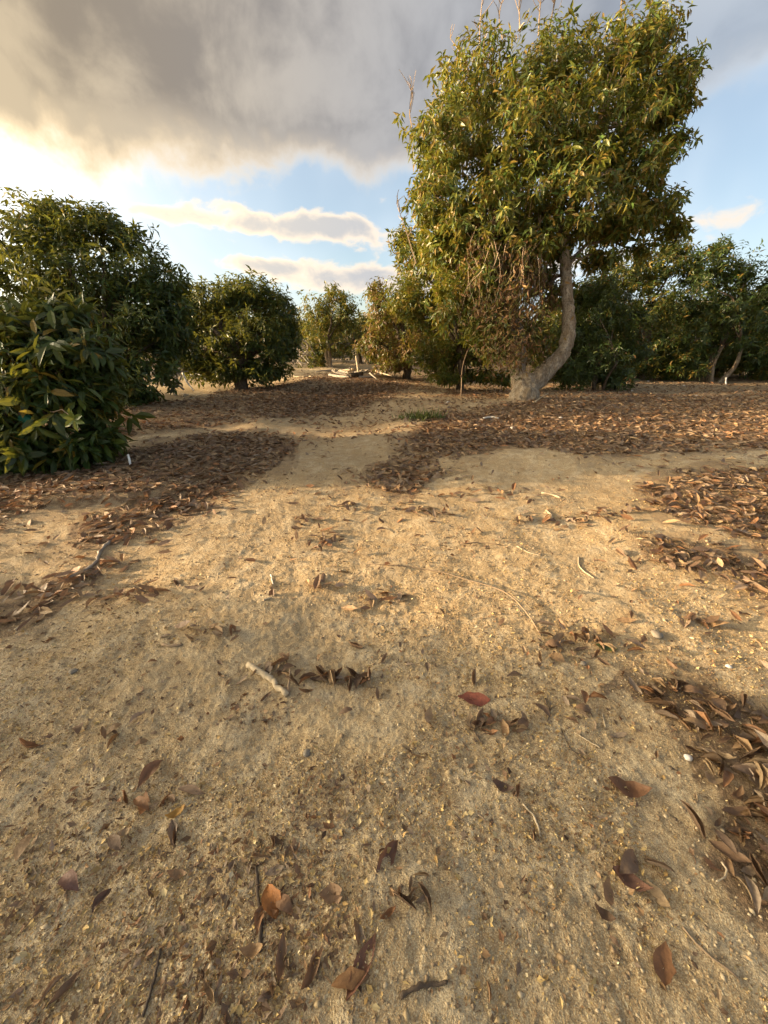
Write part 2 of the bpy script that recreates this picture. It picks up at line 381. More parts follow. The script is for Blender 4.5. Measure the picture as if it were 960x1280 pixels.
DENS = 1.75
def shoots(clumps, seed):
    """clumps: (centre, radii, n) -> tips (n,3) and outward directions"""
    r = np.random.default_rng(seed); tips, outs = [], []
    for ci, (c, rad, n) in enumerate(clumps):
        n = int(n * DENS); rad = np.asarray(rad, float) * 1.06; dr = norm(r.normal(size=(n, 3)))
        th = np.arctan2(dr[:, 1], dr[:, 0]); ph = np.arcsin(dr[:, 2])
        lump = 1 + .44 * vnoise(th * 1.6 + ci * 3, ph * 2.4, seed) + .20 * vnoise(th * 4.2 + ci, ph * 5, seed + 3)
        k = (.42 + .58 * r.random(n) ** .55) * lump * np.where(r.random(n) < .06, 1.18, 1)
        tips.append(np.asarray(c) + dr * rad * k[:, None]); outs.append(norm(dr / rad))
    return np.concatenate(tips), np.concatenate(outs)
def foliage(clumps, seed, per=9, L=.17, pal=GREENS, kind=2, extra=None, extra_frac=0.0, droopy=.5, zmin=None, gap=-.42):
    r = np.random.default_rng(seed + 100)
    tips, outs = shoots(clumps, seed)
    if zmin is not None: k = tips[:, 2] > zmin; tips, outs = tips[k], outs[k]
    g = vnoise(tips[:, 0] * 1.9 + tips[:, 1] * .7, tips[:, 2] * 2.1 + tips[:, 1] * .6, seed) + .5 * vnoise(tips[:, 0] * 4.5, tips[:, 2] * 4.5 + tips[:, 1] * 2, seed + 5)
    tips, outs = tips[g > gap], outs[g > gap]
    n = len(tips)
    sd = norm(outs * .8 + np.array([0, 0, .35]) + r.normal(size=(n, 3)) * .45)
    shade = r.uniform(0, 1, n)                                     # shoots differ in colour as flushes of growth do
    tips = np.repeat(tips, per, 0); sd2 = np.repeat(sd, per, 0); sh = np.repeat(shade, per)
    N = len(tips); k = np.tile(np.arange(per), n)
    ref = np.where(np.abs(sd2[:, 2:3]) > .9, np.array([[1., 0, 0]]), np.array([[0., 0, 1.]]))
    u = norm(np.cross(sd2, ref)); v = np.cross(sd2, u); th = k * 2.4 + np.repeat(r.uniform(0, 6.28, n), per)
    rad = u * np.cos(th)[:, None] + v * np.sin(th)[:, None]
    pos = tips - sd2 * ((k / per) * L * 1.3)[:, None] + rad * .008
    ax = norm(sd2 * (.55 - .35 * k / per)[:, None] + rad * .85 + np.array([0, 0, -droopy]) * r.uniform(.3, 1.1, N)[:, None] + r.normal(size=(N, 3)) * .18)
    nr = norm(sd2 + np.array([0, 0, .6]) + r.normal(size=(N, 3)) * .35)
    LL = L * r.uniform(.6, 1.2, N); WW = LL * r.uniform(.15, .21, N)
    tint = pal[r.integers(0, len(pal), N)] * (0.6 + .4 * r.random(N) + .35 * sh)[:, None]
    if extra is not None:
        e = r.random(N) < extra_frac * 2 * (sh > .5); tint[e] = extra[r.integers(0, len(extra), e.sum())]
    return dict(pos=pos, ax=ax, nr=nr, L=LL, W=WW, dr=r.uniform(.1, .4, N), tint=tint, kind=kind, tips=tips[::per])
def foliage_mesh(name, f, sel=None, origin=(0, 0, 0), mat='leaf'):
    s = slice(None) if sel is None else sel
    V, T, nv = leaves(f['pos'][s] - np.asarray(origin), f['ax'][s], f['nr'][s], f['L'][s], f['W'][s], f['dr'][s], f['kind'])
    return mesh_from(name, V, T, mat, np.repeat(f['tint'][s], nv, 0))
def bough(a, b, r0, r1, seed, sag=.15, n=6, sides=5):
    r = np.random.default_rng(seed); a = np.asarray(a, float); b = np.asarray(b, float); t = np.linspace(0, 1, n)[:, None]
    L = np.linalg.norm(b - a); p = a + (b - a) * t + np.sin(t * np.pi) * np.array([0, 0, sag * L]) + np.sin(t * np.pi) * r.normal(size=3) * .06 * L
    p[1:-1] += r.normal(size=(n - 2, 3)) * .02 * L
    return tube(p, np.linspace(r0, r1, n), sides, .05)

def tree(name, label, base, trunk_h, r0, clumps, seed, per=8, L=.17, pal=GREENS, extra=None, ef=0.0, kind=2,
         bark='darkbark', group=None, stems=1, lean=(0, 0), zmin=None, single=0, twigs=60, droopy=.5, gap=-.5):
    """a tree thing: trunk, boughs, twigs, crown (and single leaves where one can pick them out)"""
    bx, by = base; bz = gz(bx, by) - .03; org = np.array([bx, by, bz])
    t = thing(name, label, 'tree', tuple(org), group)
    r = np.random.default_rng(seed + 7)
    f = foliage(clumps, seed, per, L, pal, kind, extra, ef, droopy, zmin, gap)
    parts, tops = [], []
    for s in range(stems):
        off = r.normal(size=2) * .10 * (stems > 1); top = org + np.array([lean[0] + off[0] * 2.2, lean[1] + off[1] * 2.2, trunk_h])
        b0 = org + np.array([off[0], off[1], 0]); mid = (b0 + top) / 2 + np.append(r.normal(size=2) * .07, 0)
        pth = smooth_path([b0, b0 * .8 + mid * .2 + np.array([0, 0, .02]), mid, top], 9)
        rr = r0 / math.sqrt(stems) * np.array([1.7, 1.25, 1.05, 1, .95, .9, .85, .8, .72])
        parts.append(tube(pth, rr, 9, .06)); tops.append(top)
    V, T = merge(parts); link('trunk', mesh_from('trunk', V - org, T, bark, None, True), t)
    for i, (c, rad, n) in enumerate(clumps):
        st = tops[i % len(tops)]; V, T = bough(st - np.array([0, 0, .15]), st * .2 + np.asarray(c) * .8, r0 * .6 / math.sqrt(stems), r0 * .16, seed + i, .08)
        link('bough', mesh_from('bough', V - org, T, 'darkbark', None, True), t)
    tw = []
    cen = np.array([c for c, _, _ in clumps])
    for i in r.choice(len(f['tips']), min(twigs, len(f['tips'])), replace=False):
        tp = f['tips'][i]; c = cen[np.argmin(np.linalg.norm(cen - tp, axis=1))]
        tw.append(bough(c, tp, r0 * .13, .005, seed + 300 + int(i), .05, 4, 4))
    if tw:
        V, T = merge(tw); o = link('twig_work', mesh_from('twig_work', V - org, T, bark), t); o['kind'] = 'stuff'
    n = len(f['pos']); sel = np.ones(n, bool)
    if single:
        d = f['pos'] - np.array([0, 0, CAM_H]); dep = d[:, 1] * CP - d[:, 2] * SP
        px = d[:, 0] / dep * F + 480; py = 640 - (d[:, 1] * SP + d[:, 2] * CP) / dep * F
        ok = (px > 0) & (px < 960) & (py > 0)
        dist = np.linalg.norm(d, axis=1) + r.uniform(0, .15, n) + np.where(ok, 0, 99) - f['L'] * 4
        idx = np.argsort(dist)[:single]; sel[idx] = False
        for i in idx:
            V, T, nv = leaves(np.zeros((1, 3)), f['ax'][i:i + 1], f['nr'][i:i + 1], f['L'][i:i + 1], f['W'][i:i + 1], f['dr'][i:i + 1], 8)
            link('leaf', mesh_from('leaf', V, T, 'leaf', f['tint'][i]), t, tuple(f['pos'][i] - org))
    o = link('crown', foliage_mesh('crown', f, sel, org), t); o['kind'] = 'stuff'
    return t, f, org

# ------------------------------------------------------------------ ground and hills
def build_ground():
    ang = np.concatenate([np.linspace(-180, -75, 40, endpoint=False), np.linspace(-75, -52, 60, endpoint=False), np.linspace(-52, 52, 560, endpoint=False),
                          np.linspace(52, 75, 60, endpoint=False), np.linspace(75, 180, 40, endpoint=False)])
    rad = np.concatenate([np.linspace(.12, .6, 40, endpoint=False), np.geomspace(.6, 9, 430, endpoint=False), np.geomspace(9, 60, 90, endpoint=False), np.geomspace(60, 4500, 30)])
    A, Rr = np.meshgrid(np.radians(ang), rad); X = Rr * np.sin(A); Y = Rr * np.cos(A); na, nr = len(ang), len(rad)
    Z = ground_z(X.ravel(), Y.ravel()); lit = np.clip(litter(X.ravel(), Y.ravel()) / 330, 0, 1)
    V = np.column_stack([X.ravel(), Y.ravel(), Z]); V = np.vstack([V, [0, 0, gz(0, 0)]]); x_, y_ = X.ravel(), Y.ravel(); lit = np.maximum(lit, .8 * np.clip((y_ - 13.5) / 2, 0, 1) * (1 - np.exp(-((x_ + 4.5) / 4.5) ** 4)) + .45 * np.clip((y_ - 19) / 4, 0, 1)).clip(0, 1); lit = np.append(lit, 0)
    i = np.arange(nr - 1)[:, None] * na; j = np.arange(na)[None]; j2 = (np.arange(na) + 1)[None] % na
    q = np.stack([i + j, i + na + j, i + na + j2, i + j2], -1).reshape(-1, 4)
    me = mesh_from('ground', V, q[:, [0, 3, 2, 1]], 'ground', None, True)
    at = me.attributes.new('litter', 'FLOAT', 'POINT'); at.data.foreach_set('value', lit.astype(np.float32))
    bm = bmesh.new(); bm.from_mesh(me); bm.verts.ensure_lookup_table(); c = bm.verts[len(V) - 1]
    for k in range(na): bm.faces.new((bm.verts[k], bm.verts[(k + 1) % na], c))
    bmesh.ops.recalc_face_normals(bm, faces=bm.faces[:]); bm.to_mesh(me); bm.free()
    for p in me.polygons: p.use_smooth = True
    o = link('ground', me); o['kind'] = 'structure'; o['label'] = 'dry sandy orchard ground with lumps and shallow drag marks'
    if me.polygons[len(me.polygons) // 3].normal.z < 0: me.flip_normals()
build_ground()

def build_hills():
    a = np.radians(np.linspace(-100, 100, 240)); rr = np.linspace(160, 420, 14); A, Q = np.meshgrid(a, rr)
    X = Q * np.sin(A); Y = Q * np.cos(A); k = np.sin(np.clip((Q - 160) / 260, 0, 1) * np.pi * .5)
    h = 12 + 16 * fbm(A.ravel() * 3, Q.ravel() * .004, 4, 61).reshape(A.shape) + 8 * (np.degrees(A) < 5)
    Z = k * np.maximum(h, 5) - .5 + 1.2 * k * fbm(X.ravel() / 14, Y.ravel() / 14, 3, 63).reshape(A.shape)
    na = len(a); i = np.arange(13)[:, None] * na; j = np.arange(na - 1)[None]
    q = np.stack([i + j, i + j + 1, i + na + j + 1, i + na + j], -1).reshape(-1, 4)
    o = link('hills', mesh_from('hills', np.column_stack([X.ravel(), Y.ravel(), Z.ravel()]), q, 'hill', None, True)); o['kind'] = 'structure'
    o['label'] = 'low scrub covered hills beyond the orchard'
build_hills()

# ------------------------------------------------------------------ the big tree with the bent pale trunk
def C(px, py, d, wx, wy, wz, n):               # a leaf mass seen at a place in the photo, d metres away; half sizes in metres
    return (P(px, py, d), (wx, wy, wz), n)
def build_main():
    D = GD(655, 503); b = G(655, 503); org = np.array([b[0], b[1], gz(*b) - .04])
    t = thing('avocado_tree', 'tall leafy tree on a pale trunk that bends sharply right above its base', 'tree', tuple(org))
    w = lambda px, py, dd=0: P(px, py, D + dd)
    m = D / F                                     # metres per photo pixel there
    base = [org + np.array([-.02, 0, -.12]), org + np.array([-.02, 0, .12]), w(657, 484), w(664, 474, .02)]
    right = [w(652, 492, .0), w(672, 474, -.02), w(690, 456, -.05), w(704, 440, -.05), w(710, 420), w(711, 395, .03), w(708, 360, .05), w(707, 335, .05), w(703, 300, .05), w(695, 240, .1), w(700, 170, .2), w(705, 110, .3)]
    left = [w(655, 490, .1), w(648, 470, .15), w(650, 440, .2), w(645, 400, .3), w(630, 330, .35), w(615, 250, .4), w(605, 170, .4)]
    pr = smooth_path(right, 40); pl = smooth_path(left, 24); pb = smooth_path(base, 9)
    def rr(n, ks): return np.interp(np.linspace(0, 1, n), np.linspace(0, 1, len(ks)), np.array(ks) * m)
    parts = [tube(pb, rr(9, [23, 18, 15, 12]), 14, .10), tube(pr, rr(40, [12, 11.5, 10, 9, 8.6, 7.4, 6.8, 6.5, 6.2, 5.2, 4, 3]), 12, .04), tube(pl, rr(24, [11, 10, 8, 7, 5.5, 4.5, 3]), 10, .05)]
    for k in range(6):                            # root flare
        a = k * 1.05 + .3; e = org + np.array([math.cos(a) * .40, math.sin(a) * .34, -.05]); s = org + np.array([math.cos(a) * .12, math.sin(a) * .12, .30])
        parts.append(tube(smooth_path([s, s * .45 + e * .55 + np.array([0, 0, -.04]), e], 6), np.linspace(.14, .05, 6), 8, .1))
    V, T = merge(parts); V = V - org
    me = mesh_from('trunk', V, T, 'bark', None, True); o = link('trunk', me, t)
    rm = o.modifiers.new('blend', 'REMESH'); rm.mode = 'VOXEL'; rm.voxel_size = .032
    sm = o.modifiers.new('soft', 'SMOOTH'); sm.iterations = 3; sm.factor = .5
    tx = bpy.data.textures.new('bark_lumps', 'CLOUDS'); tx.noise_scale = .16; tx.noise_depth = 3
    dp = o.modifiers.new('lumps', 'DISPLACE'); dp.texture = tx; dp.strength = .095; dp.mid_level = .5
    # leaf masses of the crown
    cl = [C(600, 110, D + .1, .95, 1.1, .75, 190), C(690, 85, D + .2, 1.0, 1.2, .75, 210), C(775, 70, D + .2, .95, 1.1, .75, 200), C(815, 45, D + .3, .55, .8, .55, 90),
          C(560, 175, D - .1, .80, 1.1, .85, 190), C(650, 180, D - .4, 1.1, 1.2, 1.0, 260), C(745, 160, D - .2, 1.1, 1.3, 1.0, 260), C(815, 120, D + .1, .80, 1.0, .80, 170),
          C(545, 245, D, .75, 1.0, .75, 170), C(620, 260, D - .5, 1.0, 1.0, .85, 210), C(715, 250, D - .6, 1.1, 1.0, .85, 240), C(790, 215, D - .1, .75, 1.1, .65, 170), C(832, 182, D + .2, .45, .7, .3, 60), C(848, 92, D + .1, .4, .6, .35, 60), C(838, 140, D, .4, .6, .3, 50),
          C(815, 262, D + .2, .70, .9, .42, 110), C(760, 285, D + .3, .7, 1.0, .35, 110), C(640, 320, D + .5, .9, .7, .6, 130), C(560, 310, D + .4, .7, .8, .6, 130),
          C(835, 285, D + .5, .45, .5, .25, 46), C(600, 350, D - .1, .6, .6, .6, 110), C(575, 295, D - .2, .7, .6, .6, 110), C(560, 375, D + .2, .55, .6, .6, 90), C(690, 305, D + .4, .6, .6, .45, 80), C(655, 300, D - .5, .6, .5, .45, 80), C(755, 322, D + .6, .6, .7, .3, 46), C(800, 312, D + .7, .5, .6, .25, 34), C(610, 420, D + .3, .5, .5, .5, 70), C(680, 360, D + .6, .6, .5, .6, 80), C(665, 420, D + .6, .5, .4, .4, 60)]
    f = foliage(cl, 3, 9, .198, np.vstack([OLIVES, OLIVES, GREENS[2:4]]) * 1.18, 4, YELLOW, .10, .6, gap=-.46)
    # gaps where the sky shows: thin the leaves inside a few small windows of the crown
    g = vnoise(f['pos'][:, 0] * 1.7, f['pos'][:, 2] * 1.7, 77); keep = (g > -.75)
    n = len(f['pos']); d = f['pos'] - np.array([0, 0, CAM_H]); dep = d[:, 1] * CP - d[:, 2] * SP
    idx = np.argsort(np.where(keep, dep + rng.uniform(0, .4, n), 99))[:300]; sel = keep.copy(); sel[idx] = False
    for i in idx:
        V, T, nv = leaves(np.zeros((1, 3)), f['ax'][i:i + 1], f['nr'][i:i + 1], f['L'][i:i + 1], f['W'][i:i + 1], f['dr'][i:i + 1], 8)
        link('leaf', mesh_from('leaf', V, T, 'leaf', f['tint'][i]), t, tuple(f['pos'][i] - org))
    o = link('crown', foliage_mesh('crown', f, sel, org), t); o['kind'] = 'stuff'
    stem = np.vstack([pr[24:], pl[10:]])
    for i, (c, rad, k) in enumerate(cl):
        s = stem[np.argmin(np.linalg.norm(stem - (c - np.array([0, 0, .5])), axis=1))]
        V, T = bough(s, c, .055, .02, 50 + i, .05, 7, 6); link('bough', mesh_from('bough', V - org, T, 'bark', None, True), t)
    r = np.random.default_rng(8); tw = []; cen = np.array([c for c, _, _ in cl])
    for i in r.choice(len(f['tips']), 260, replace=False):
        tp = f['tips'][i]; c = cen[np.argmin(np.linalg.norm(cen - tp, axis=1))]; tw.append(bough(c, tp, .018, .005, 500 + int(i), .05, 5, 4))
    V, T = merge(tw); o = link('twig_work', mesh_from('twig_work', V - org, T, 'twig'), t); o['kind'] = 'stuff'
    # curtain of dead hanging twigs with brown leaves under the left of the crown
    tw, pos, ax = [], [], []
    for i in range(300):
        px = r.triangular(570, 640, 700); top = w(px, r.uniform(225, 340), r.uniform(-.95, .2)); ln = r.uniform(.6, 2.1) * (1.0 if px > 610 else .7)
        fl = top[2] - ln; ln = min(ln, top[2] - .55 - .5 * r.random())
        e = top + np.array([r.normal() * .18, r.normal() * .15, -ln]); mid = (top + e) / 2 + np.array([r.normal() * .14, r.normal() * .12, .1])
        pth = smooth_path([top, mid, e], 7); pth[1:-1] += r.normal(size=(5, 3)) * .018
        tw.append(tube(pth, np.linspace(.009, .004, 7), 3))
        for k in range(r.integers(10, 22)):
            q = pth[r.integers(2, 7)]; pos.append(q + r.normal(size=3) * .03); ax.append(norm(np.array([r.normal() * .6, r.normal() * .6, -1.0])))
    V, T = merge(tw); o = link('hanging_twigs', mesh_from('hanging_twigs', V - org, T, 'twig'), t); o['kind'] = 'stuff'
    for c, n in ((w(668, 425, -.2), 240), (w(645, 440, -.4), 340), (w(688, 375, .4), 300), (w(640, 380, -.5), 460), (w(615, 390, -.4), 300), (w(620, 430, -.3), 300), (w(650, 330, -.6), 260)):
        pos += list(c + r.normal(size=(n, 3)) * np.array([.26, .24, .30])); ax += list(norm(r.normal(size=(n, 3)) * .6 + np.array([0, 0, -.8])))
    pos = np.array(pos); ax = np.array(ax); k = len(pos)
    pal = np.vstack([BROWNS, BROWNS * 1.3, OLIVES, YELLOW])
    fd = dict(pos=pos, ax=ax, nr=norm(r.normal(size=(k, 3))), L=r.uniform(.09, .19, k), W=r.uniform(.014, .03, k), dr=r.uniform(-.3, .5, k), tint=pal[r.integers(0, len(pal), k)] * r.uniform(.7, 1.2, (k, 1)), kind=4)
    o = link('dead_foliage', foliage_mesh('dead_foliage', fd, None, org, 'dry'), t); o['kind'] = 'stuff'
    # bare dead shoots standing out of the top
    for (a, bq, c2) in [((588, 95), (578, 70), (563, 48)), ((600, 75), (600, 30), (606, -25)), ((628, 50), (624, 20), (632, -15)), ((650, 40), (649, 10), (649, -30)), ((673, 45), (675, 10), (680, -30)),
                        ((684, 45), (692, 10), (700, -25)), ((515, 160), (512, 140), (516, 118)), ((775, 20), (778, -5), (783, -30)), ((520, 330), (508, 290), (496, 255))]:
        pth = smooth_path([w(*a, .1), w(*bq, .1), w(*c2, .15)], 8); pp = [tube(pth, np.linspace(.022, .007, 8), 4)]
        for k in range(9):
            s = pth[r.integers(3, 8)]; e = s + np.array([r.normal() * .16, r.normal() * .12, r.uniform(.12, .45)]); pp.append(tube(smooth_path([s, (s + e) / 2 + r.normal(size=3) * .03, e], 4), np.linspace(.011, .005, 4), 3))
        V, T = merge(pp); link('dead_shoot', mesh_from('dead_shoot', V - org, T, 'twig'), t)
    return t
build_main()

# ------------------------------------------------------------------ the other trees
def at_base(px, py): return G(px, py), GD(px, py)
# young tree at the left, glossy leaves
b, D = at_base(78, 592)
cl = [C(60, 430, D + .05, .50, .5, .34, 60), C(20, 420, D + .1, .5, .5, .35, 60), C(-40, 430, D + .1, .5, .5, .4, 60), C(110, 450, D, .30, .4, .28, 38), C(40, 490, D - .15, .6, .5, .34, 85), C(105, 505, D - .05, .35, .4, .28, 46),
      C(-30, 500, D, .55, .5, .4, 70), C(25, 545, D - .1, .55, .45, .26, 70), C(112, 548, D, .34, .35, .16, 36), C(75, 572, D, .28, .3, .14, 26), C(-30, 560, D, .5, .45, .25, 50), C(80, 388, D + .1, .25, .3, .16, 22), C(10, 575, D, .3, .3, .12, 18)]
young, fy, oy = tree('young_avocado_tree', 'small bushy young tree with glossy dark leaves reaching down to the ground', b, 1.0, .045, cl, 21, 9, .20, np.vstack([GREENS, DARK]), YELLOW, .06, 8, single=300, twigs=90, droopy=.6, lean=(-.25, 0), gap=-.95)
tp = tube(smooth_path([oy + np.array([-.06 - .14 * s, -.02, .55 + .10 * s]) for s in (0, .5, 1)], 4), [.06, .062, .062, .06], 9)
link('tie_tape', mesh_from('tie_tape', tp[0] - oy, tp[1], 'greent'), young)
# the pale fresh rosette low on its front
f5 = dict(pos=np.repeat(P(93, 524, D - .62)[None], 6, 0), ax=np.array([(math.cos(a), -.35, math.sin(a)) for a in np.linspace(.4, 6.0, 6)]), nr=np.repeat(np.array([[0, -1., .3]]), 6, 0), L=np.full(6, .13), W=np.full(6, .032), dr=np.full(6, .1), tint=np.repeat(np.array([[.10, .155, .035]]), 6, 0), kind=8)
for i in range(6):
    s = slice(i, i + 1); V, T, nv = leaves(np.zeros((1, 3)), f5['ax'][s], f5['nr'][s], f5['L'][s], f5['W'][s], f5['dr'][s], 8)
    o = link('pale_leaf', mesh_from('pale_leaf', V, T, 'leaf', f5['tint'][0]), young, tuple(f5['pos'][i] - oy)); o['label'] = 'pale fresh green leaf'
V, T = bough(P(60, 520, D - .1), P(93, 524, D - .62), .008, .004, 4, 0, 5, 5); link('shoot', mesh_from('shoot', V - oy, T, 'twig'), young)

GR = 'trees of the orchard'
# broad tree at the left behind the young one
b, D = at_base(135, 512)
cl = [C(60, 290, D, .85, 1.0, .55, 150), C(15, 320, D, .9, 1.0, .75, 150), C(130, 300, D, .8, .9, .5, 150), C(175, 345, D, .8, 1.0, .65, 160), C(90, 350, D - .2, 1.0, 1.1, .8, 200), C(195, 400, D, .65, .9, .7, 140), C(40, 400, D, 1.0, 1.0, .8, 150),
      C(120, 420, D - .2, 1.0, 1.0, .8, 170), C(150, 470, D - .2, .8, .8, .55, 110), C(-60, 360, D, 1.1, 1.1, 1.1, 160), C(40, 470, D, .9, .8, .5, 80), C(60, 262, D, .35, .4, .22, 36), C(190, 455, D, .6, .7, .5, 120), C(100, 480, D + .2, .9, .7, .4, 120), C(165, 492, D, .5, .5, .25, 60), C(215, 370, D + .1, .45, .6, .45, 70), C(218, 420, D + .2, .45, .6, .55, 80), C(125, 275, D, .4, .5, .25, 40)]
tree('avocado_tree', 'broad dark round tree behind the glossy young tree', b, 1.0, .14, cl, 31, 9, .17, np.vstack([DARK, GREENS]), YELLOW, .03, 4, group=GR, stems=2, gap=-.62)
# tree with short dark trunk
b, D = at_base(302, 489)
cl = [C(270, 375, D, .8, 1.0, .55, 150), C(310, 365, D, .9, 1.0, .45, 150), C(345, 385, D, .6, .8, .45, 110), C(255, 425, D, .8, .9, .6, 150), C(310, 420, D - .3, 1.0, 1.0, .6, 180), C(350, 430, D, .55, .8, .55, 110), C(290, 455, D - .2, .9, .8, .35, 90), C(245, 455, D, .55, .7, .4, 90), C(335, 462, D, .6, .7, .3, 80), C(270, 470, D - .1, .7, .7, .22, 60), C(232, 410, D, .5, .7, .5, 80), C(362, 415, D, .35, .6, .45, 60), C(228, 440, D, .5, .6, .5, 90), C(235, 380, D, .4, .6, .4, 60)]
tree('avocado_tree', 'low rounded dark tree with a short trunk in its own ring of shade', b, .9, .19, cl, 41, 9, .17, np.vstack([DARK, OLIVES[:3], GREENS[:2]]), YELLOW, .03, 4, group=GR, gap=-.75)
# small far tree with pale forked stems
b, D = at_base(415, 463)
cl = [C(400, 395, D, .9, 1.0, .8, 130), C(432, 395, D, .9, 1.0, .8, 130), C(418, 375, D, .7, .8, .6, 90), C(398, 428, D, .9, 1.0, .75, 110), C(436, 430, D, .7, .9, .6, 80), C(393, 448, D, .6, .7, .5, 50)]
tree('avocado_tree', 'small far tree with pale forked stems behind the cut wood heap', b, 1.1, .16, cl, 51, 8, .20, np.vstack([OLIVES, DARK[:2]]), YELLOW, .12, 4, 'bark', group=GR, stems=3)
# brownish tree left of the big one
b, D = at_base(508, 473)
cl = [C(480, 390, D, .7, .9, .7, 130), C(515, 385, D, .9, 1.0, .8, 150), C(540, 400, D, .8, 1.0, .8, 120), C(475, 430, D, .75, .8, .6, 130), C(515, 435, D - .4, .9, .9, .6, 150), C(550, 440, D, .8, .8, .6, 90), C(490, 455, D - .3, .6, .7, .35, 70), C(470, 365, D, .4, .5, .4, 40)]
tree('avocado_tree', 'dry brownish tree with drooping leaves and a dark stub of trunk', b, .9, .16, cl, 61, 8, .19, np.vstack([OLIVES, BROWNS, OLIVES[:2]]), BROWNS, .35, 4, group=GR, droopy=.9)
# yellow-green tree right behind the big one
b, D = at_base(575, 486)
cl = [C(525, 325, D, .75, .9, .8, 150), C(565, 315, D, .8, .9, .8, 150), C(610, 340, D + .4, .9, 1.0, .9, 140), C(508, 375, D, .5, .8, .6, 110), C(550, 385, D - .2, .8, .9, .7, 170), C(590, 435, D, .9, .8, .6, 150), C(545, 440, D - .1, .75, .8, .5, 140), C(635, 430, D + .5, .9, .8, .7, 120), C(615, 470, D, .8, .6, .25, 80), C(560, 470, D, .6, .6, .22, 70), C(503, 300, D, .35, .5, .4, 50)]
tree('avocado_tree', 'yellow green bushy tree pressed against the left of the bent trunk tree', b, 1.2, .12, cl, 71, 9, .18, np.vstack([OLIVES, GREENS[2:4]]), YELLOW, .15, 4, group=GR)
# dark low bush behind the bent trunk
b, D = at_base(745, 487)
cl = [C(745, 450, D, .75, .8, .55, 140), C(715, 465, D, .7, .7, .4, 100), C(768, 470, D, .5, .6, .35, 80), C(735, 410, D + .3, .8, .8, .6, 120), C(700, 430, D + .3, .8, .8, .6, 100), C(745, 365, D + .6, .75, .8, .6, 120), C(775, 400, D + .5, .7, .8, .6, 110), C(785, 440, D + .4, .6, .7, .5, 90), C(725, 375, D + .7, .5, .6, .5, 70)]
tree('avocado_tree', 'dark bushy tree with leaves to the ground right behind the bent trunk', b, .9, .08, cl, 81, 9, .17, np.vstack([DARK, DARK, OLIVES[2:3]]), BROWNS, .03, 4, stems=3, gap=-.72)
# trees on the right
b, D = at_base(800, 474)
cl = [C(780, 350, D, 1.0, 1.0, .8, 150), C(820, 335, D, 1.0, 1.0, .7, 150), C(750, 370, D, .9, 1.0, .8, 130), C(800, 390, D - .3, 1.2, 1.2, .9, 190), C(760, 430, D, 1.1, 1.0, .8, 150), C(825, 430, D - .2, 1.1, 1.0, .7, 150), C(845, 315, D, .6, .6, .45, 60), C(800, 455, D, 1.2, .8, .45, 130), C(760, 462, D, .9, .8, .35, 90), C(840, 462, D - .2, .9, .7, .35, 90)]
tree('avocado_tree', 'dark spreading tree with drooping skirts between the bent trunk and the pale stems', b, 1.2, .15, cl, 91, 9, .18, np.vstack([DARK, OLIVES, GREENS[:2]]), YELLOW, .08, 4, group=GR, gap=-.72)
b, D = at_base(890, 476)
cl = [C(880, 335, D, 1.0, 1.0, .7, 140), C(915, 345, D, .8, 1.0, .7, 120), C(860, 380, D, 1.0, 1.1, .9, 160), C(910, 390, D - .3, 1.1, 1.1, .8, 170), C(950, 370, D, .9, 1.0, .8, 140), C(870, 425, D, 1.1, 1.0, .55, 120), C(925, 430, D, 1.0, 1.0, .45, 110), C(900, 308, D, .45, .5, .35, 50), C(860, 452, D + .3, .9, .8, .5, 120), C(940, 448, D + .4, .8, .8, .35, 90), C(985, 400, D, 1.0, 1.0, .8, 120)]
tree('avocado_tree', 'dark green tree on pale thin stems with a yellow lit top', b, 1.3, .13, cl, 101, 9, .18, np.vstack([DARK, GREENS, DARK]), YELLOW, .06, 4, 'bark', group=GR, stems=3, gap=-.72)
b, D = G(1060, 480), GD(1060, 480)
cl = [C(1010, 350, D, 1.2, 1.1, .9, 120), C(1060, 330, D, 1.3, 1.2, .9, 150), C(1110, 370, D, 1.2, 1.1, 1.0, 120), C(1040, 420, D, 1.4, 1.2, .7, 150), C(1100, 430, D, 1.2, 1.0, .6, 100)]
tree('avocado_tree', 'dark tree whose edge shows beside the one on pale stems', b, 1.2, .15, cl, 111, 8, .18, np.vstack([DARK, GREENS]), YELLOW, .04, 2, group=GR, gap=-.72)

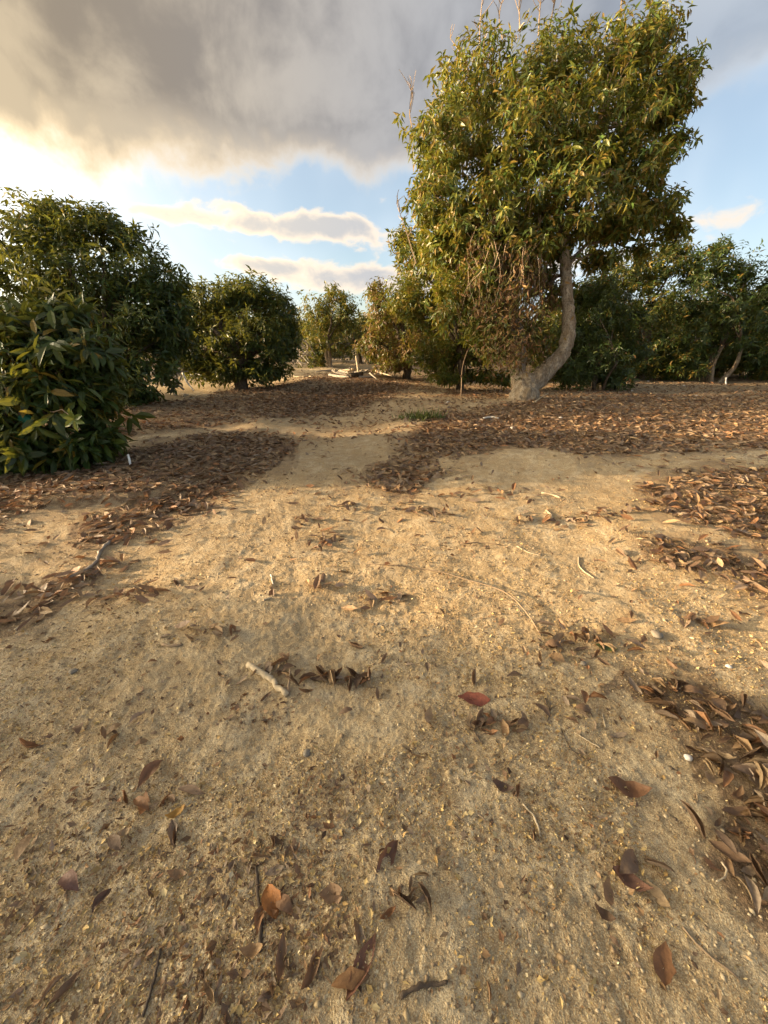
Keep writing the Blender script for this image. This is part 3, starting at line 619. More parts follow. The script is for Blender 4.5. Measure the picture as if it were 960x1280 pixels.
# ------------------------------------------------------------------ farther rows
far = [((225, 468), 26, 3.2, 3.2, 121, 'far olive tree seen over the branch heap'), ((345, 462), 30, 3.0, 2.8, 122, 'far dull green tree in the gap left of the pale forked stems'),
       ((470, 457), 34, 3.4, 3.0, 123, 'far tree closing the end of the track'), ((600, 460), 24, 3.6, 3.4, 124, 'far tree hidden mostly behind the yellow green one'),
       ((700, 460), 22, 3.8, 3.6, 125, 'far tree showing through the gaps beside the bent trunk'), ((930, 462), 21, 2.0, 2.6, 126, 'sunlit yellow green shrub seen under the right hand branches'),
       ((820, 458), 25, 3.6, 3.4, 127, 'far dark tree behind the spreading one'), ((90, 470), 20, 3.8, 3.4, 128, 'far tree behind the broad dark round one'), ((990, 460), 24, 2.2, 3.0, 129, 'sunlit shrub at the end of the right hand row')]
for (p, d, h, w_, sd, lab) in far:
    q = P(p[0], p[1], d); bx, by = q[0], q[1]; z0 = gz(bx, by); r = np.random.default_rng(sd); cl = []
    for k in range(8):
        a = k * 2.4; cl.append((np.array([bx + math.cos(a) * w_ * .28, by + math.sin(a) * w_ * .28, z0 + h * (.32 + .48 * ((k * 5) % 8) / 8)]), (w_ * .28, w_ * .28, h * .22), 75))
    tree('far_shrub' if 'shrub' in lab else 'far_tree', lab, (bx, by), h * .4, .12, cl, sd, 7, .24, np.vstack([OLIVES, DARK, YELLOW]) if 'sunlit' in lab else np.vstack([OLIVES, DARK]), YELLOW, .05, 2, group='trees of the rows farther back', twigs=20)  # sunlit shrubs get extra yellow leaves, sunlight put into their tint
for q, (px, py, lab) in enumerate([(855, 473, 'low olive shrub at the foot of the spreading tree'), (925, 474, 'low yellow green shrub right of the pale stems'), (975, 476, 'low sunlit shrub beyond the white post'), (700, 476, 'low shrub filling the gap behind the bent trunk')]):
    b, D = at_base(px, py); b = b * 1.06; z0 = gz(*b); cl = [(np.array([b[0] + dx, b[1] + dy, z0 + hz]), (.7, .6, .42), 70) for dx, dy, hz in ((-.6, 0, .4), (.1, .2, .6), (.8, -.1, .4), (.3, .1, .9))]
    tree('low_shrub', lab, (b[0], b[1]), .4, .05, cl, 600 + q, 8, .17, np.vstack([OLIVES, YELLOW, GREENS[2:4]]), YELLOW, .15, 2, group='low shrubs under the right hand trees', twigs=16)
# closed row of trees behind, across the whole view
for k, px in enumerate([-60, 20, 160, 285, 330, 395, 450, 525, 575, 650, 745, 790, 865, 905, 965, 1040]):
    r = np.random.default_rng(400 + k); d = 21 + 9 * r.random(); q = P(px, 430, d); bx, by = q[0], q[1]; h = r.uniform(2.8, 3.9); w_ = r.uniform(3.2, 4.4); z0 = gz(bx, by); cl = []
    for j in range(7):
        a = j * 2.4; cl.append((np.array([bx + math.cos(a) * w_ * .3, by + math.sin(a) * w_ * .25, z0 + h * (.18 + .62 * ((j * 3) % 7) / 7)]), (w_ * .26, w_ * .24, h * .22), 46))
    pal = [np.vstack([OLIVES, DARK]), DARK, OLIVES][k % 3]
    tree('far_tree', ['mixed olive and dark far tree', 'dark green far tree', 'yellowish olive far tree'][k % 3] + ' ' + ['beyond the shed', 'behind the shed and the glossy young tree', 'behind the broad dark round tree', 'right behind the low rounded tree', 'between the low rounded tree and the bleached brush heap', 'behind the far brush heap', 'behind the cut wood heap', 'behind the dry brownish tree', 'behind the standing dead branch', 'behind the fork of the bent trunk', 'behind the dark bushy tree', 'behind the spreading tree', 'between the spreading tree and the pale stems', 'behind the pale stems', 'beyond the white post', 'at the end of the closing row'][k], (bx, by), h * .4, .12, cl, 400 + k, 7, .26, pal, YELLOW, .05, 2, group='trees of the closing row', twigs=12)
# the orchard row goes on to the left of the view; its trees stand between the sun and the ground
for (bx, by, h, w_, sd, lab) in [(-10.5, .9, 3.1, 3.0, 131, 'orchard tree beside the viewer in the left row'), (-11.5, -3.4, 2.6, 3.4, 132, 'orchard tree behind the viewer in the left row'), (-13.5, 9.8, 4.0, 3.6, 133, 'orchard tree farther out in the left row'),
                                (-8.4, 5.8, 3.4, 2.2, 134, 'narrow young orchard tree in the left row')]:
    z0 = gz(bx, by); cl = []
    for k in range(10):
        a = k * 2.4; cl.append((np.array([bx + math.cos(a) * w_ * .28, by + math.sin(a) * w_ * .28, z0 + h * (.28 + .52 * ((k * 7) % 10) / 10)]), (w_ * .28, w_ * .28, h * .2), 90))
    tree('avocado_tree', lab, (bx, by), h * .35, .13, cl, sd, 7, .2, np.vstack([DARK, GREENS]), YELLOW, .03, 2, group=GR, twigs=20)

# ------------------------------------------------------------------ fallen leaves
DRY = np.array([(.20, .130, .090), (.25, .16, .10), (.18, .125, .095), (.32, .215, .13), (.24, .185, .15), (.12, .08, .058), (.36, .27, .185), (.27, .145, .08), (.29, .23, .19)])
DRY = DRY * np.array([1.10, 1.06, .90])
DRYN = ['brown', 'warm brown', 'dull brown', 'tan', 'greyish', 'dark', 'pale tan', 'reddish brown', 'grey']
def dry_mesh(name, seed, tint, L=.115, W=.024, curl=None, nseg=6):
    """one curled dry leaf, a sheet of 6 x 4 quads rolled across and bent along"""
    r = np.random.default_rng(seed); curl = r.uniform(.5, 2.6) if curl is None else curl; bend = r.uniform(-1.6, 2.0); tw = r.uniform(-1.3, 1.3)
    s = np.linspace(0, 1, nseg + 1); V = []
    wid = np.array([.10, .62, .95, 1.0, .86, .52, .03])
    for i, t in enumerate(s):
        th = bend * (t - .5); cx = L * (t - .5) * math.cos(th * .5); cz = L * (t - .5) ** 2 * bend * .7
        for w_ in (-1, -.5, 0, .5, 1):
            a = w_ * curl * .9; wi = wid[i] * W * (1 + .12 * r.normal() * (abs(w_) == 1))
            y = wi * (math.sin(a) / max(.5, curl * .9)); z = wi * (1 - math.cos(a)) * .75; ro = tw * (t - .5)
            V.append((cx, y * math.cos(ro) - z * math.sin(ro), cz + y * math.sin(ro) + z * math.cos(ro) + .002 * r.normal()))
    V = np.array(V); V[:, 2] -= V[:, 2].min(); T = []
    for i in range(nseg):
        for k in range(4): a = i * 5 + k; T.append((a, a + 5, a + 6, a + 1))
    n0 = len(V); st = V[2]; V = np.vstack([V, st + [-.016, .001, .002], st + [-.016, -.001, .003]]); T.append((2, 2 + 0, n0, n0 + 1)) if False else None
    return mesh_from(name, V, np.array(T), 'dry', tint, True)
def scatter_leaves():
    r = np.random.default_rng(77); X, Y = [], []
    for poly, den in REG:
        lo, hi = poly.min(0) - .5, poly.max(0) + .5; lo = np.maximum(lo, (-16, .3)); hi = np.minimum(hi, (18, 17.5))
        n = int(np.prod(hi - lo) * 600); n = min(n, 210000); x = r.uniform(lo[0], hi[0], n); y = r.uniform(lo[1], hi[1], n)
        a = litter(x, y)
        dd = np.hypot(x, y); thin = np.clip(1.5 - dd / 14, .3, 1)
        k = (r.random(n) < a / 600 * thin) & (np.abs(x) < y * 1.35 + 1.2) & inpoly(np.vstack([poly]) * 1.0, x, y) | ((r.random(n) < a / 600 * .15) & (np.abs(x) < y * 1.2 + 1))
        X.append(x[k]); Y.append(y[k])
    # clusters and strays on the bare sand
    cl = [(395, 850, .26, .05, 34), (345, 832, .10, .05, 10), (450, 852, .07, .03, 9), (630, 908, .14, .06, 16), (515, 1125, .07, .05, 9), (410, 678, .16, .08, 26), (475, 748, .13, .07, 16), (870, 784, .13, .05, 12), (150, 920, .07, .05, 7),
          (725, 815, .30, .12, 40), (540, 647, .22, .09, 26), (700, 660, .35, .12, 34), (375, 652, .12, .06, 12), (760, 655, .2, .1, 24), (250, 640, .3, .12, 30), (840, 640, .3, .2, 20), (250, 800, .25, .06, 14), (190, 1000, .06, .12, 8), (740, 890, .2, .1, 10),
          (330, 1150, .03, .12, 6), (520, 600, .5, .2, 60), (400, 735, .12, .06, 9), (785, 1110, .12, .05, 6), (170, 745, .25, .08, 24), (600, 625, .6, .15, 40), (880, 720, .4, .15, 40), (440, 640, .6, .3, 30)]
    for (px, py, rx, ry, n) in cl:
        c = G(px, py); X.append(c[0] + r.normal(size=n) * rx * .6); Y.append(c[1] + r.normal(size=n) * ry * .6)
    n = 150; y = .35 + 5.5 * r.random(n) ** 1.1; X.append(r.uniform(-1, 1, n) * (y * 1.05 + .5)); Y.append(y)
    X = np.concatenate(X); Y = np.concatenate(Y); n = len(X); jit = (r.random(n) < .13) * np.hypot(X, Y) * .07; X = X + r.normal(size=n) * jit; Y = Y + r.normal(size=n) * jit; Z = ground_z(X, Y)
    return X, Y, Z
LX, LY, LZ = scatter_leaves()
def build_leaves():
    r = np.random.default_rng(5); n = len(LX)
    dep = LY * CP - (LZ - CAM_H) * SP; px = LX / dep * F + 480; py = 640 - (LY * SP + (LZ - CAM_H) * CP) / dep * F
    vis = (px > 5) & (px < 955) & (py < 1275)
    order = np.argsort(np.where(vis, dep, 99)); near = order[:300]
    var = []
    for k in range(36): var.append(dry_mesh('fallen_leaf', 900 + k, DRY[k % 9] * (.85 + .3 * ((k * 7) % 10) / 10), curl=(.6, 1.3, 2.0, 2.6)[k // 9]))
    bands = [('in the litter drift along the right of the track', lambda x, y: (x > 780) and 850 < y < 1180),
             ('in the small heap beside the pale stick', lambda x, y: 290 < x < 480 and 800 < y < 880),
             ('lying on the bare sandy track', lambda x, y: True)]
    grp = ['leaves of the right hand litter drift', 'leaves beside the pale stick', 'stray leaves on bare sand']
    for q, i in enumerate(near):
        vi = int(r.integers(0, 36)); o = link('fallen_leaf', var[vi]); s = r.uniform(.5, 1.15) * (.88 if px[i] > 780 and py[i] > 840 else .6 if dep[i] < 1.3 else .75)
        o.location = (LX[i], LY[i], LZ[i] - .002 + r.uniform(0, .012)); o.rotation_euler = (r.normal() * .25, r.normal() * .22, r.uniform(0, 6.28)); o.scale = (s, s * r.uniform(.8, 1.2), s)
        for k, (lab, test) in enumerate(bands):
            if test(px[i], py[i]): tag(o, ('big ' if s > .75 else 'small ' if s < .5 else '') + ('flat', 'cupped', 'curled', 'tightly rolled')[vi // 9] + ' ' + DRYN[vi % 9] + ' leaf ' + lab, 'fallen leaf', grp[k]); break
    rest = order[300:]; d = np.hypot(LX[rest], LY[rest])
    for nm, kd, sel in (('leaf_litter', 8, rest[d < 7.5]), ('leaf_litter', 2, rest[d >= 7.5])):
        k = len(sel); yaw = r.uniform(0, 6.28, k); ax = np.column_stack([np.cos(yaw), np.sin(yaw), r.normal(size=k) * .22]); nr = norm(np.column_stack([r.normal(size=(k, 2)) * .4, np.ones(k)]))
        L = r.uniform(.06, .135, k) * (1 if kd == 8 else 1.15); W = L * r.uniform(.13, .22, k)
        pos = np.column_stack([LX[sel], LY[sel], LZ[sel] + r.uniform(.002, .03, k)]) - norm(ax) * (L / 2)[:, None]
        V, T, nv = leaves(pos, ax, nr, L, W, r.uniform(-.35, .45, k), kd, r.uniform(-.5, 2.2, k))
        o = link(nm, mesh_from(nm, V, T, 'dry', np.repeat(DRY[r.integers(0, len(DRY), k)] * r.uniform(.7, 1.35, (k, 1)), nv, 0)))
        o['kind'] = 'stuff'; o['category'] = 'leaf litter'; o['label'] = 'carpet of curled brown fallen leaves under the near trees' if kd == 8 else 'carpet of brown fallen leaves spread under the far trees'
    print('LITTER', n, (d < 7.5).sum())
build_leaves()

# leaves one can name
def one_leaf(px, py, yaw, Lp, tint, label, curl=1.0, ratio=.22, seed=1, tilt=(0, 0)):
    g = G(px, py); L = Lp / F * GD(px, py) * 1.05
    o = link('fallen_leaf', dry_mesh('fallen_leaf', seed, np.array(tint), L, L * ratio, curl)); o.location = (g[0], g[1], gz(*g) + .001)
    o.rotation_euler = (tilt[0], tilt[1], R(yaw)); return tag(o, label, 'fallen leaf')
one_leaf(592, 877, -8, 38, (.27, .085, .055), 'flat reddish leaf lying on the sand above a twig tangle', .5, .30, 1)
one_leaf(342, 1136, 120, 36, (.42, .17, .045), 'bright orange brown curled leaf beside a dark half buried twig', 1.2, .34, 2)
one_leaf(358, 1142, -35, 32, (.30, .17, .09), 'tan leaf overlapping the bright orange brown one', .8, .24, 3)
one_leaf(222, 1020, 35, 24, (.48, .27, .06), 'small yellow leaf on the sand', .4, .28, 4)
one_leaf(415, 1130, 10, 28, (.32, .20, .11), 'small tan leaf lying flat on open sand', .6, .34, 5)
one_leaf(483, 1080, 50, 40, (.15, .08, .055), 'dark brown pointed leaf standing on its edge', 1.3, .26, 6, (.5, 0))
one_leaf(453, 1220, 60, 62, (.20, .095, .06), 'long brown folded leaf crossing another one', 1.3, .20, 7)
one_leaf(440, 1236, 10, 46, (.26, .14, .06), 'tan leaf under the long brown folded leaf', .8, .22, 8)
one_leaf(355, 1208, 95, 44, (.20, .13, .085), 'narrow greyish tan leaf pointing along the track', 1.5, .2, 9)
one_leaf(393, 1224, 60, 44, (.20, .125, .075), 'narrow rolled brown leaf beside the greyish tan one', 1.7, .2, 10)
one_leaf(90, 1107, -25, 34, (.22, .125, .10), 'pinkish brown curled leaf', 1.3, .28, 11)
one_leaf(129, 1128, 70, 24, (.08, .055, .045), 'small blackish curled leaf next to the pinkish one', 1.5, .3, 12)
one_leaf(782, 991, -14, 50, (.20, .10, .05), 'long brown leaf with a pale broken stalk', .9, .24, 13)
one_leaf(785, 1108, -28, 44, (.22, .115, .075), 'brown leaf beside a pale curled flake', 1.1, .24, 14)
one_leaf(825, 1212, 55, 44, (.24, .12, .055), 'brown cupped leaf at the edge of a flake patch', 1.2, .3, 15)
one_leaf(755, 818, -20, 24, (.10, .15, .04), 'small green leaf in a patch of broken leaves', .6, .26, 16)
one_leaf(627, 991, -20, 26, (.13, .085, .065), 'grey brown leaf at the end of a thin pale twig', 1.0, .26, 17)
one_leaf(240, 992, -8, 34, (.34, .24, .16), 'pale tan rolled leaf', 1.5, .2, 18)
one_leaf(218, 1045, -60, 32, (.24, .18, .13), 'greyish tan leaf below the small yellow one', 1.3, .2, 19)
one_leaf(190, 970, 70, 34, (.20, .11, .065), 'brown leaf propped up in a small hollow', 1.2, .26, 20)

# ------------------------------------------------------------------ flower flakes, gravel
def build_flakes():
    r = np.random.default_rng(17); n = 200000; y = .12 + 4.6 * r.random(n) ** 1.35; x = r.uniform(-1, 1, n) * (y * 1.15 + .75)
    den = np.clip(.50 + 1.3 * fbm(x / .34, y / .30, 3, 71), .05, 1); k = r.random(n) < den; x, y = x[k], y[k]; n = len(x); z = ground_z(x, y)
    yaw = r.uniform(0, 6.28, n); ax = np.column_stack([np.cos(yaw), np.sin(yaw), r.normal(size=n) * .45]); nr = norm(np.column_stack([r.normal(size=(n, 2)) * .6, np.ones(n)]))
    big = r.random(n) < .07
    L = np.where(big, r.uniform(.012, .026, n), r.uniform(.004, .011, n)); W = L * r.uniform(.16, .40, n)
    pal = np.array([(.52, .37, .15), (.62, .48, .24), (.42, .27, .10), (.68, .57, .36), (.30, .18, .085), (.20, .12, .06), (.38, .26, .13)])
    V, T, nv = leaves(np.column_stack([x, y, z + .0015]), ax, nr, L, W, r.uniform(-.3, .3, n), 2, 1.0)
    o = link('flower_flakes', mesh_from('flower_flakes', V, T, 'flake', np.repeat(pal[r.choice(7, n, p=[.2, .16, .2, .06, .18, .12, .08])] * r.uniform(.75, 1.15, (n, 1)), nv, 0)))
    o['kind'] = 'stuff'; o['category'] = 'plant debris'; o['label'] = 'tiny yellowish flower flakes and leaf crumbs strewn over the sand'
    # broken leaf crumbs gathered in patches
    n = 70000; y = .15 + 6.5 * r.random(n) ** 1.1; x = r.uniform(-1, 1, n) * (y * 1.15 + .7)
    den = .6 * np.clip(2.4 * (fbm(x / .28, y / .20, 3, 83) - .32), 0, 1) * np.clip(.5 + fbm(x / 1.3, y / 1.1, 2, 88), .1, 1) + .03; k = r.random(n) < den; x, y = x[k], y[k]; n = len(x); z = ground_z(x, y)
    yaw = r.uniform(0, 6.28, n); ax = np.column_stack([np.cos(yaw), np.sin(yaw), r.normal(size=n) * .35]); nr = norm(np.column_stack([r.normal(size=(n, 2)) * .6, np.ones(n)])); L = r.uniform(.010, .036, n); W = L * r.uniform(.12, .34, n)
    V, T, nv = leaves(np.column_stack([x, y, z + .003]), ax, nr, L, W, r.uniform(-.4, .4, n), 4, r.uniform(-.5, 2, n))
    o = link('leaf_crumbs', mesh_from('leaf_crumbs', V, T, 'dry', np.repeat(DRY[r.integers(0, 9, n)] * r.uniform(.6, 1.3, (n, 1)), nv, 0))); o['kind'] = 'stuff'; o['category'] = 'plant debris'; o['label'] = 'broken brown leaf crumbs gathered in patches on the sand'
    # gravel and soil crumbs
    n = 15000; y = .15 + 5.2 * r.random(n) ** 1.3; x = r.uniform(-1, 1, n) * (y * 1.15 + .7); z = ground_z(x, y)
    bv = np.array([(1, 0, 0), (-1, 0, 0), (0, 1, 0), (0, -1, 0), (0, 0, 1), (0, 0, -1)], float); bt = np.array([(0, 2, 4), (2, 1, 4), (1, 3, 4), (3, 0, 4), (2, 0, 5), (1, 2, 5), (3, 1, 5), (0, 3, 5)])
    s = r.uniform(.002, .007, n) * np.where(r.random(n) < .05, 1.9, 1); J = bv[None] * (1 + r.uniform(-.4, .4, (n, 6, 3))) + r.normal(size=(n, 6, 3)) * .15
    V = J * s[:, None, None] * np.array([1, 1, .7]) + np.column_stack([x, y, z])[:, None, :]; T = bt[None] + (np.arange(n) * 6)[:, None, None]
    pal = np.array([(.40, .30, .17), (.30, .21, .12), (.50, .40, .26), (.22, .16, .10)])
    o = link('gravel', mesh_from('gravel', V.reshape(-1, 3), T.reshape(-1, 3), 'flake', np.repeat(pal[r.integers(0, 4, n)], 6, 0), True)); o['kind'] = 'stuff'; o['category'] = 'gravel'; o['label'] = 'small soil crumbs and grit on the track'
build_flakes()

# ------------------------------------------------------------------ sticks and twigs lying about
def stick(name, label, pts, r0, r1, mat, lift=.6, n=16, sides=7, cat='stick', up=None, forks=()):
    """pts are places on the ground; the stick rests on it"""
    gpt = [G(*p) for p in pts]; L = [np.array([g[0], g[1], 0]) for g in gpt]; path = smooth_path(L, n)
    path[:, 2] = [gz(p[0], p[1]) + r0 * lift for p in path]
    k = np.array([.25, .5, .25]); pz = np.convolve(np.pad(path[:, 2], 1, 'edge'), k, 'valid'); path[:, 2] = np.maximum(pz, path[:, 2])
    if up is not None: path[:, 2] += np.interp(np.linspace(0, 1, n), np.linspace(0, 1, len(up)), up)
    org = path[0].copy(); parts = [tube(path + rng.normal(size=path.shape) * r0 * .22 * np.array([1, 1, .4]), np.linspace(r0, r1, n) * (1 + .14 * rng.normal(size=n)).clip(.75, 1.35), sides, .12)]
    for (f, dx, dy, dz) in forks:
        s = path[int(f * (n - 1))]; e = s + np.array([dx, dy, dz]); parts.append(tube(smooth_path([s, (s + e) / 2 + rng.normal(size=3) * .008, e], 6), np.linspace(r0 * .6, r0 * .25, 6), 5))
    V, T = merge(parts); return tag(link(name, mesh_from(name, V - org, T, mat, None, True), None, tuple(org)), label, cat)
stick('stick', 'thick pale barkless stick beside a small heap of leaves', [(311, 836), (322, 842), (335, 851), (343, 856), (349, 864), (359, 872)], .0135, .0115, 'pale', .8, 18, 10, forks=((.45, .012, .022, .012),))
stick('twig', 'short grey twig leaning on the thick pale stick', [(361, 873), (362, 862), (364, 846)], .0065, .004, 'twig', .8, up=(0, .01, .03), cat='twig')
stick('vine_stem', 'long thin arched dry stem across the bare sand', [(460, 708), (530, 716), (580, 731), (628, 750), (655, 775), (675, 801)], 0.0028, .0045, 'twig', .8, 30, 6, up=(0, .005, .02, .03, .025, 0), cat='twig')
stick('twig', 'thin hooked pale twig alone in the sunlit band', [(722, 703), (722, 713), (730, 722), (741, 730)], .0045, .003, 'pale', .9, cat='twig')
stick('root', 'long crooked grey root at the edge of the left leaf belt', [(88, 722), (108, 712), (122, 700), (126, 688), (138, 678), (148, 664)], .012, .010, 'grey', .7, 24, 7, cat='root')
stick('twig', 'long dark straight twig running along the track', [(183, 1275), (191, 1245), (200, 1205), (203, 1190)], .004, .003, 'darktwig', .9, cat='twig')
stick('twig', 'dark half buried twig above the orange brown leaf', [(328, 1200), (328, 1160), (324, 1120), (322, 1090)], .006, .004, 'darktwig', .2, cat='twig')
stick('twig', 'dark twig curving beside the crumbs', [(500, 1255), (520, 1245), (540, 1240), (558, 1238)], .006, .004, 'darktwig', .5, cat='twig')
stick('twig', 'short pale bent twig below the grey brown leaf', [(652, 1012), (664, 1025), (671, 1040), (673, 1052)], .004, .003, 'pale', .9, cat='twig')
stick('twig', 'thin brown twig running into the flake patch', [(848, 1165), (870, 1190), (890, 1210), (914, 1228)], .0035, .0025, 'twig', .9, cat='twig')
stick('twig', 'fine straw coloured twig on open sand', [(716, 920), (735, 932), (748, 940)], .0025, .002, 'pale', .9, cat='twig')
stick('twig', 'short upright looking straw on the sand', [(751, 897), (755, 915)], .003, .0025, 'pale', .9, 6, cat='twig')
stick('twig', 'curled pale straw on the right leaf drift', [(897, 1085), (903, 1095), (900, 1104), (890, 1110)], .003, .002, 'pale', 3, cat='twig')
stick('twig', 'dark twig tangle standing in the sand', [(582, 905), (592, 918), (603, 935)], .004, .003, 'darktwig', .9, forks=((.2, .03, .02, .03), (.5, .05, .03, .02), (.7, .06, .0, .015), (.4, -.02, .05, .02)), cat='twig')
stick('twig', 'thin forked twig on the sand right of the tangle', [(680, 878), (686, 895), (683, 906)], .003, .002, 'darktwig', .9, forks=((.4, .05, .01, .02),), cat='twig')
stick('wood_chip', 'short pale wood chip on open sand', [(330, 757), (340, 753)], .007, .006, 'pale', .8, 6, 6, cat='wood chip')
stick('wood_chip', 'small white sliver standing out on the sand', [(339, 722), (342, 735)], .005, .003, 'quartz', .8, 6, 5, cat='wood chip')
stick('stick', 'pale straight stick on bare ground before the leaf belt', [(675, 624), (688, 626), (700, 630)], .009, .007, 'pale', .8, 8, 6)
stick('wood_chip', 'short bent pale chip in the sunlit band', [(682, 646), (688, 652), (688, 656)], .008, .006, 'pale', .8, 6, 6, cat='wood chip')
stick('stick', 'white stick among leaves near the bent trunk', [(604, 526), (614, 525), (622, 527)], .018, .014, 'quartz', 1.6, 8, 6)
stick('stick', 'thin pale stick by the foot of the bent trunk', [(668, 510), (676, 505), (684, 501)], .016, .010, 'pale', 1.5, 8, 6, up=(0, .05, .12))
stick('twig', 'short dark twig on open sand left of the track', [(205, 812), (216, 814), (230, 813)], .008, .006, 'twig', .6, 8, 6, cat='twig')
stick('twig', 'pale broken twig in the left drift', [(22, 793), (32, 786), (40, 778)], .006, .004, 'pale', 2.0, 8, 6, forks=((.5, .05, .0, .02),), cat='twig')
stick('twig', 'fine pale twig lying in the sunlit band', [(645, 690), (660, 698), (675, 702)], .004, .003, 'pale', .9, 8, 6, cat='twig')
stick('twig', 'long fine brown twig across the middle of the track', [(575, 684), (600, 684), (625, 688)], .004, .003, 'twig', .9, 8, 6, cat='twig')
stick('twig', 'thin dark twig at the back of the sandy track', [(700, 915), (712, 940), (730, 952)], .002, .0015, 'darktwig', .9, 8, 5, cat='twig')

def leaning(name, label, px, py, pts, D, r0, r1, mat, cat='branch'):
    pth = smooth_path([P(a, b_, D + e) for a, b_, e in pts], 14); pth[:, 2] += gz(*pth[0][:2]); pth[0][2] -= .03; org = pth[0].copy()
    V, T = tube(pth, np.linspace(r0, r1, 14), 6, .08); return tag(link(name, mesh_from(name, V - org, T, mat, None, True), None, tuple(org)), label, cat)
D = GD(576, 498)
leaning('dead_branch', 'thin dead branch standing upright before the yellow green tree', 0, 0, [(576, 498, 0), (577, 480, .1), (578, 460, .2), (584, 440, .4), (594, 424, .8)], D, .014, .008, 'twig')

# stones
def stone(name, label, px, py, s, mat, seed):
    r = np.random.default_rng(seed); bm = bmesh.new(); bmesh.ops.create_icosphere(bm, subdivisions=2, radius=1)
    for v in bm.verts: v.co *= 1 + .22 * float(vnoise(np.array([v.co.x * 1.7 + seed]), np.array([v.co.y * 1.7 + v.co.z]), seed)[0]); v.co.z *= .65; v.co.x *= 1.25
    bm.transform(Matrix.Scale(s, 4)); me = bpy.data.meshes.new(name); bm.to_mesh(me); bm.free(); me.materials.append(M[mat])
    for p in me.polygons: p.use_smooth = True
    g = G(px, py); o = link(name, me, None, (g[0], g[1], gz(*g) + s * .3)); o.rotation_euler = (0, 0, r.uniform(0, 6)); return tag(o, label, 'stone')
stone('stone', 'small white stone on the sand near the right leaf drift', 857, 954, .012, 'quartz', 1)
stone('stone', 'dark grey clod among crumbs on the right', 817, 803, .026, 'stone', 2)
stone('stone', 'grey pebble below the patch of broken leaves', 727, 836, .014, 'stone', 3)
stone('stone', 'whitish stone beside crumbs right of the track', 906, 842, .011, 'quartz', 4)
stone('stone', 'small dark clod alone on the middle sand', 384, 946, .015, 'stone', 5)
stone('stone', 'grey clod on the left sand', 95, 846, .016, 'stone', 6)

# white marker stake beside the young tree, white post far right
D = GD(165, 590)
leaning('marker_stake', 'short white stake stuck in the litter beside the young tree', 0, 0, [(166, 592, 0), (164.5, 585, 0), (162.5, 577, .02)], D, .014, .013, 'white', 'stake')
D = GD(908, 479)
leaning('marker_post', 'thin white post under the right hand trees', 0, 0, [(908, 479, 0), (908, 475, 0), (908.5, 470, 0)], D, .022, .022, 'white', 'post')

# grass tuft
def build_grass():
    g = G(527, 524); r = np.random.default_rng(9); n = 260; org = np.array([g[0], g[1], gz(*g)])
    off = r.normal(size=(n, 2)) * np.array([.22, .12]); pos = np.column_stack([off, ground_z(g[0] + off[:, 0], g[1] + off[:, 1]) - org[2]])
    ax = np.column_stack([r.normal(size=(n, 2)) * .55, np.ones(n)]); V, T, nv = leaves(pos, ax, norm(r.normal(size=(n, 3))), r.uniform(.08, .26, n), r.uniform(.006, .012, n), r.uniform(0, .5, n), 4, .5)
    o = link('grass_tuft', mesh_from('grass_tuft', V, T, 'grass', np.repeat(np.array([(.06, .10, .02), (.09, .12, .025), (.05, .08, .02)])[r.integers(0, 3, n)], nv, 0)), None, tuple(org))
    tag(o, 'small green grass tuft growing in the leaf litter', 'grass tuft'); o['kind'] = 'stuff'
build_grass()

# heap of cut wood, heaps of grey branches
def heap(name, label, items, group=None):
    o0 = None
    for (pts, r0, r1, mat, lab) in items:
        pass
def log(px, py, dz, px2, py2, dz2, r0, r1, mat, label, name='cut_branch', group='pieces of the cut wood heap', sides=7, kink=.03):
    a, b_ = G(px, py), G(px2, py2); A = np.array([a[0], a[1], gz(*a) + dz]); B = np.array([b_[0], b_[1], gz(*b_) + dz2]); Lg = np.linalg.norm(B - A)
    pth = smooth_path([A, A * .6 + B * .4 + rng.normal(size=3) * kink * Lg * np.array([1, 1, .5]), B], 8); V, T = tube(pth, np.linspace(r0, r1, 8), sides, .08)
    return tag(link(name, mesh_from(name, V - A, T, mat, None, True), None, tuple(A)), label, 'cut branch', group)
log(412, 474, .05, 437, 478, .05, .055, .045, 'grey', 'weathered cut log lying at the front of the wood heap')
log(422, 471, .10, 452, 474, .16, .06, .045, 'grey', 'grey log across the top of the wood heap')
log(440, 475, .06, 468, 475, .06, .06, .045, 'grey', 'weathered log at the right end of the wood heap')
log(430, 469, .10, 480, 470, .06, .06, .04, 'grey', 'long grey log at the back of the wood heap')
log(438, 476, .09, 452, 474, .10, .11, .10, 'darkbark', 'short dark log end in the wood heap')
log(424, 469, .12, 440, 470, .22, .05, .05, 'pale', 'short split piece on the wood heap')
for k in range(30):
    x0 = 408 + 68 * rng.random(); y0 = 470 + 6 * rng.random(); log(x0, y0, .05 + .25 * rng.random(), x0 + rng.uniform(-22, 22), y0 + rng.uniform(-3, 3), .04 + .15 * rng.random(), .035, .016, 'grey' if k % 2 else 'pale', ('thin grey' if k % 2 else 'thin pale') + ' branch strewn over the wood heap', 'cut_branch', 'pieces of the cut wood heap', 5, .07)
D = GD(449, 474)
leaning('dead_branch', 'pale bare stick standing up out of the wood heap', 0, 0, [(449, 474, 0), (447, 460, 0), (445, 448, .1)], D, .05, .03, 'pale')
r_ = np.random.default_rng(31)
for k in range(24):
    x0 = r_.uniform(196, 238); y0 = r_.uniform(492, 499); a = r_.uniform(-26, 26)
    log(x0, y0, .1 + .9 * r_.random(), x0 + a, y0 + r_.uniform(-4, 4), .05 + .8 * r_.random(), .032, .016, 'grey' if k % 3 else 'quartz', 'bare grey branch in the brush heap under the left trees', 'brush_branch', 'branches of the left brush heap', 5, .08)
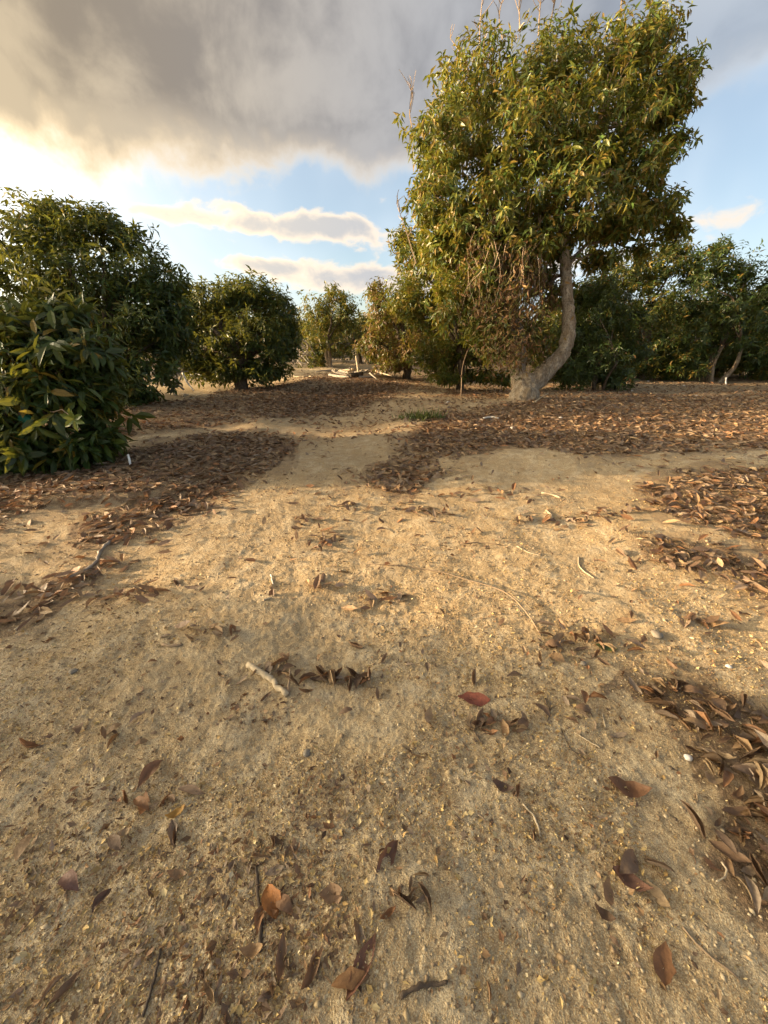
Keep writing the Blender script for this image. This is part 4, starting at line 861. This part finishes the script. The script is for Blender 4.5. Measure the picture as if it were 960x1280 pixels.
for k in range(22):
    x0 = r_.uniform(362, 388); y0 = r_.uniform(468, 472); a = r_.uniform(-16, 18)
    log(x0, y0, .2 + 1.2 * r_.random(), x0 + a, y0 + r_.uniform(-2, 2), .05 + .8 * r_.random(), .03, .014, 'quartz' if k < 3 else 'grey', 'bleached branch in the brush heap left of the pale forked stems', 'brush_branch', 'branches of the far brush heap', 5, .10)
for k in range(16):
    x0 = r_.uniform(180, 400); y0 = 508 - (x0 - 180) * .155 + r_.uniform(-3, 5); a = r_.uniform(-14, 14)
    log(x0, y0, .03, x0 + a, y0 + r_.uniform(-3, 3), .04, .030 if k % 2 else .016, .020 if k % 2 else .010, 'pale', ('thick ' if k % 2 else 'thin ') + 'pale broken branch lying on the bare strip behind the left trees', 'fallen_branch', 'branches on the bare strip', 5, .06)
for k, (x0, y0) in enumerate([(855, 482), (790, 488), (870, 496), (700, 528), (560, 505), (640, 540), (810, 476)]):
    stone('stone', 'pale stone lying in the shaded leaf litter', x0, y0, .035, 'quartz', 40 + k)['group'] = 'pale stones in the litter'

# grey covered shed roof glimpsed at the far left over the young tree
def build_shed():
    q = P(-10, 395, 15.5); bx, by = q[0] - 1.6, q[1]; z = gz(bx, by); t = thing('shed', 'pale grey sheet covered shed glimpsed between the left trees', 'shed', (bx, by, z))
    def box(n, x0, x1, y0, y1, z0, z1, mat):
        V = np.array([(x, y, zz) for zz in (z0, z1) for y in (y0, y1) for x in (x0, x1)], float); T = np.array([(0, 2, 3, 1), (4, 5, 7, 6), (0, 1, 5, 4), (2, 6, 7, 3), (0, 4, 6, 2), (1, 3, 7, 5)])
        link(n, mesh_from(n, V, T, mat), t)
    box('wall', -1.5, 1.5, -1.2, 1.2, -.1, 2.0, 'tarp')
    th = np.linspace(0, np.pi, 13); V, T = [], []
    for yy in (-1.35, 1.35):
        for a in th: V.append((math.cos(a) * 1.62, yy, 2.0 + math.sin(a) * .75))
    for i in range(12): T.append((i, i + 1, i + 14, i + 13))
    link('roof', mesh_from('roof', np.array(V), np.array(T), 'tarp', None, True), t)
build_shed()
print('TRIS', sum(sum(len(p.vertices) - 2 for p in o.data.polygons) if len(o.data.polygons) < 20000 else len(o.data.polygons) * (len(o.data.polygons[0].vertices) - 2) for o in bpy.data.objects if o.type == 'MESH'), 'OBJ', len(bpy.data.objects))
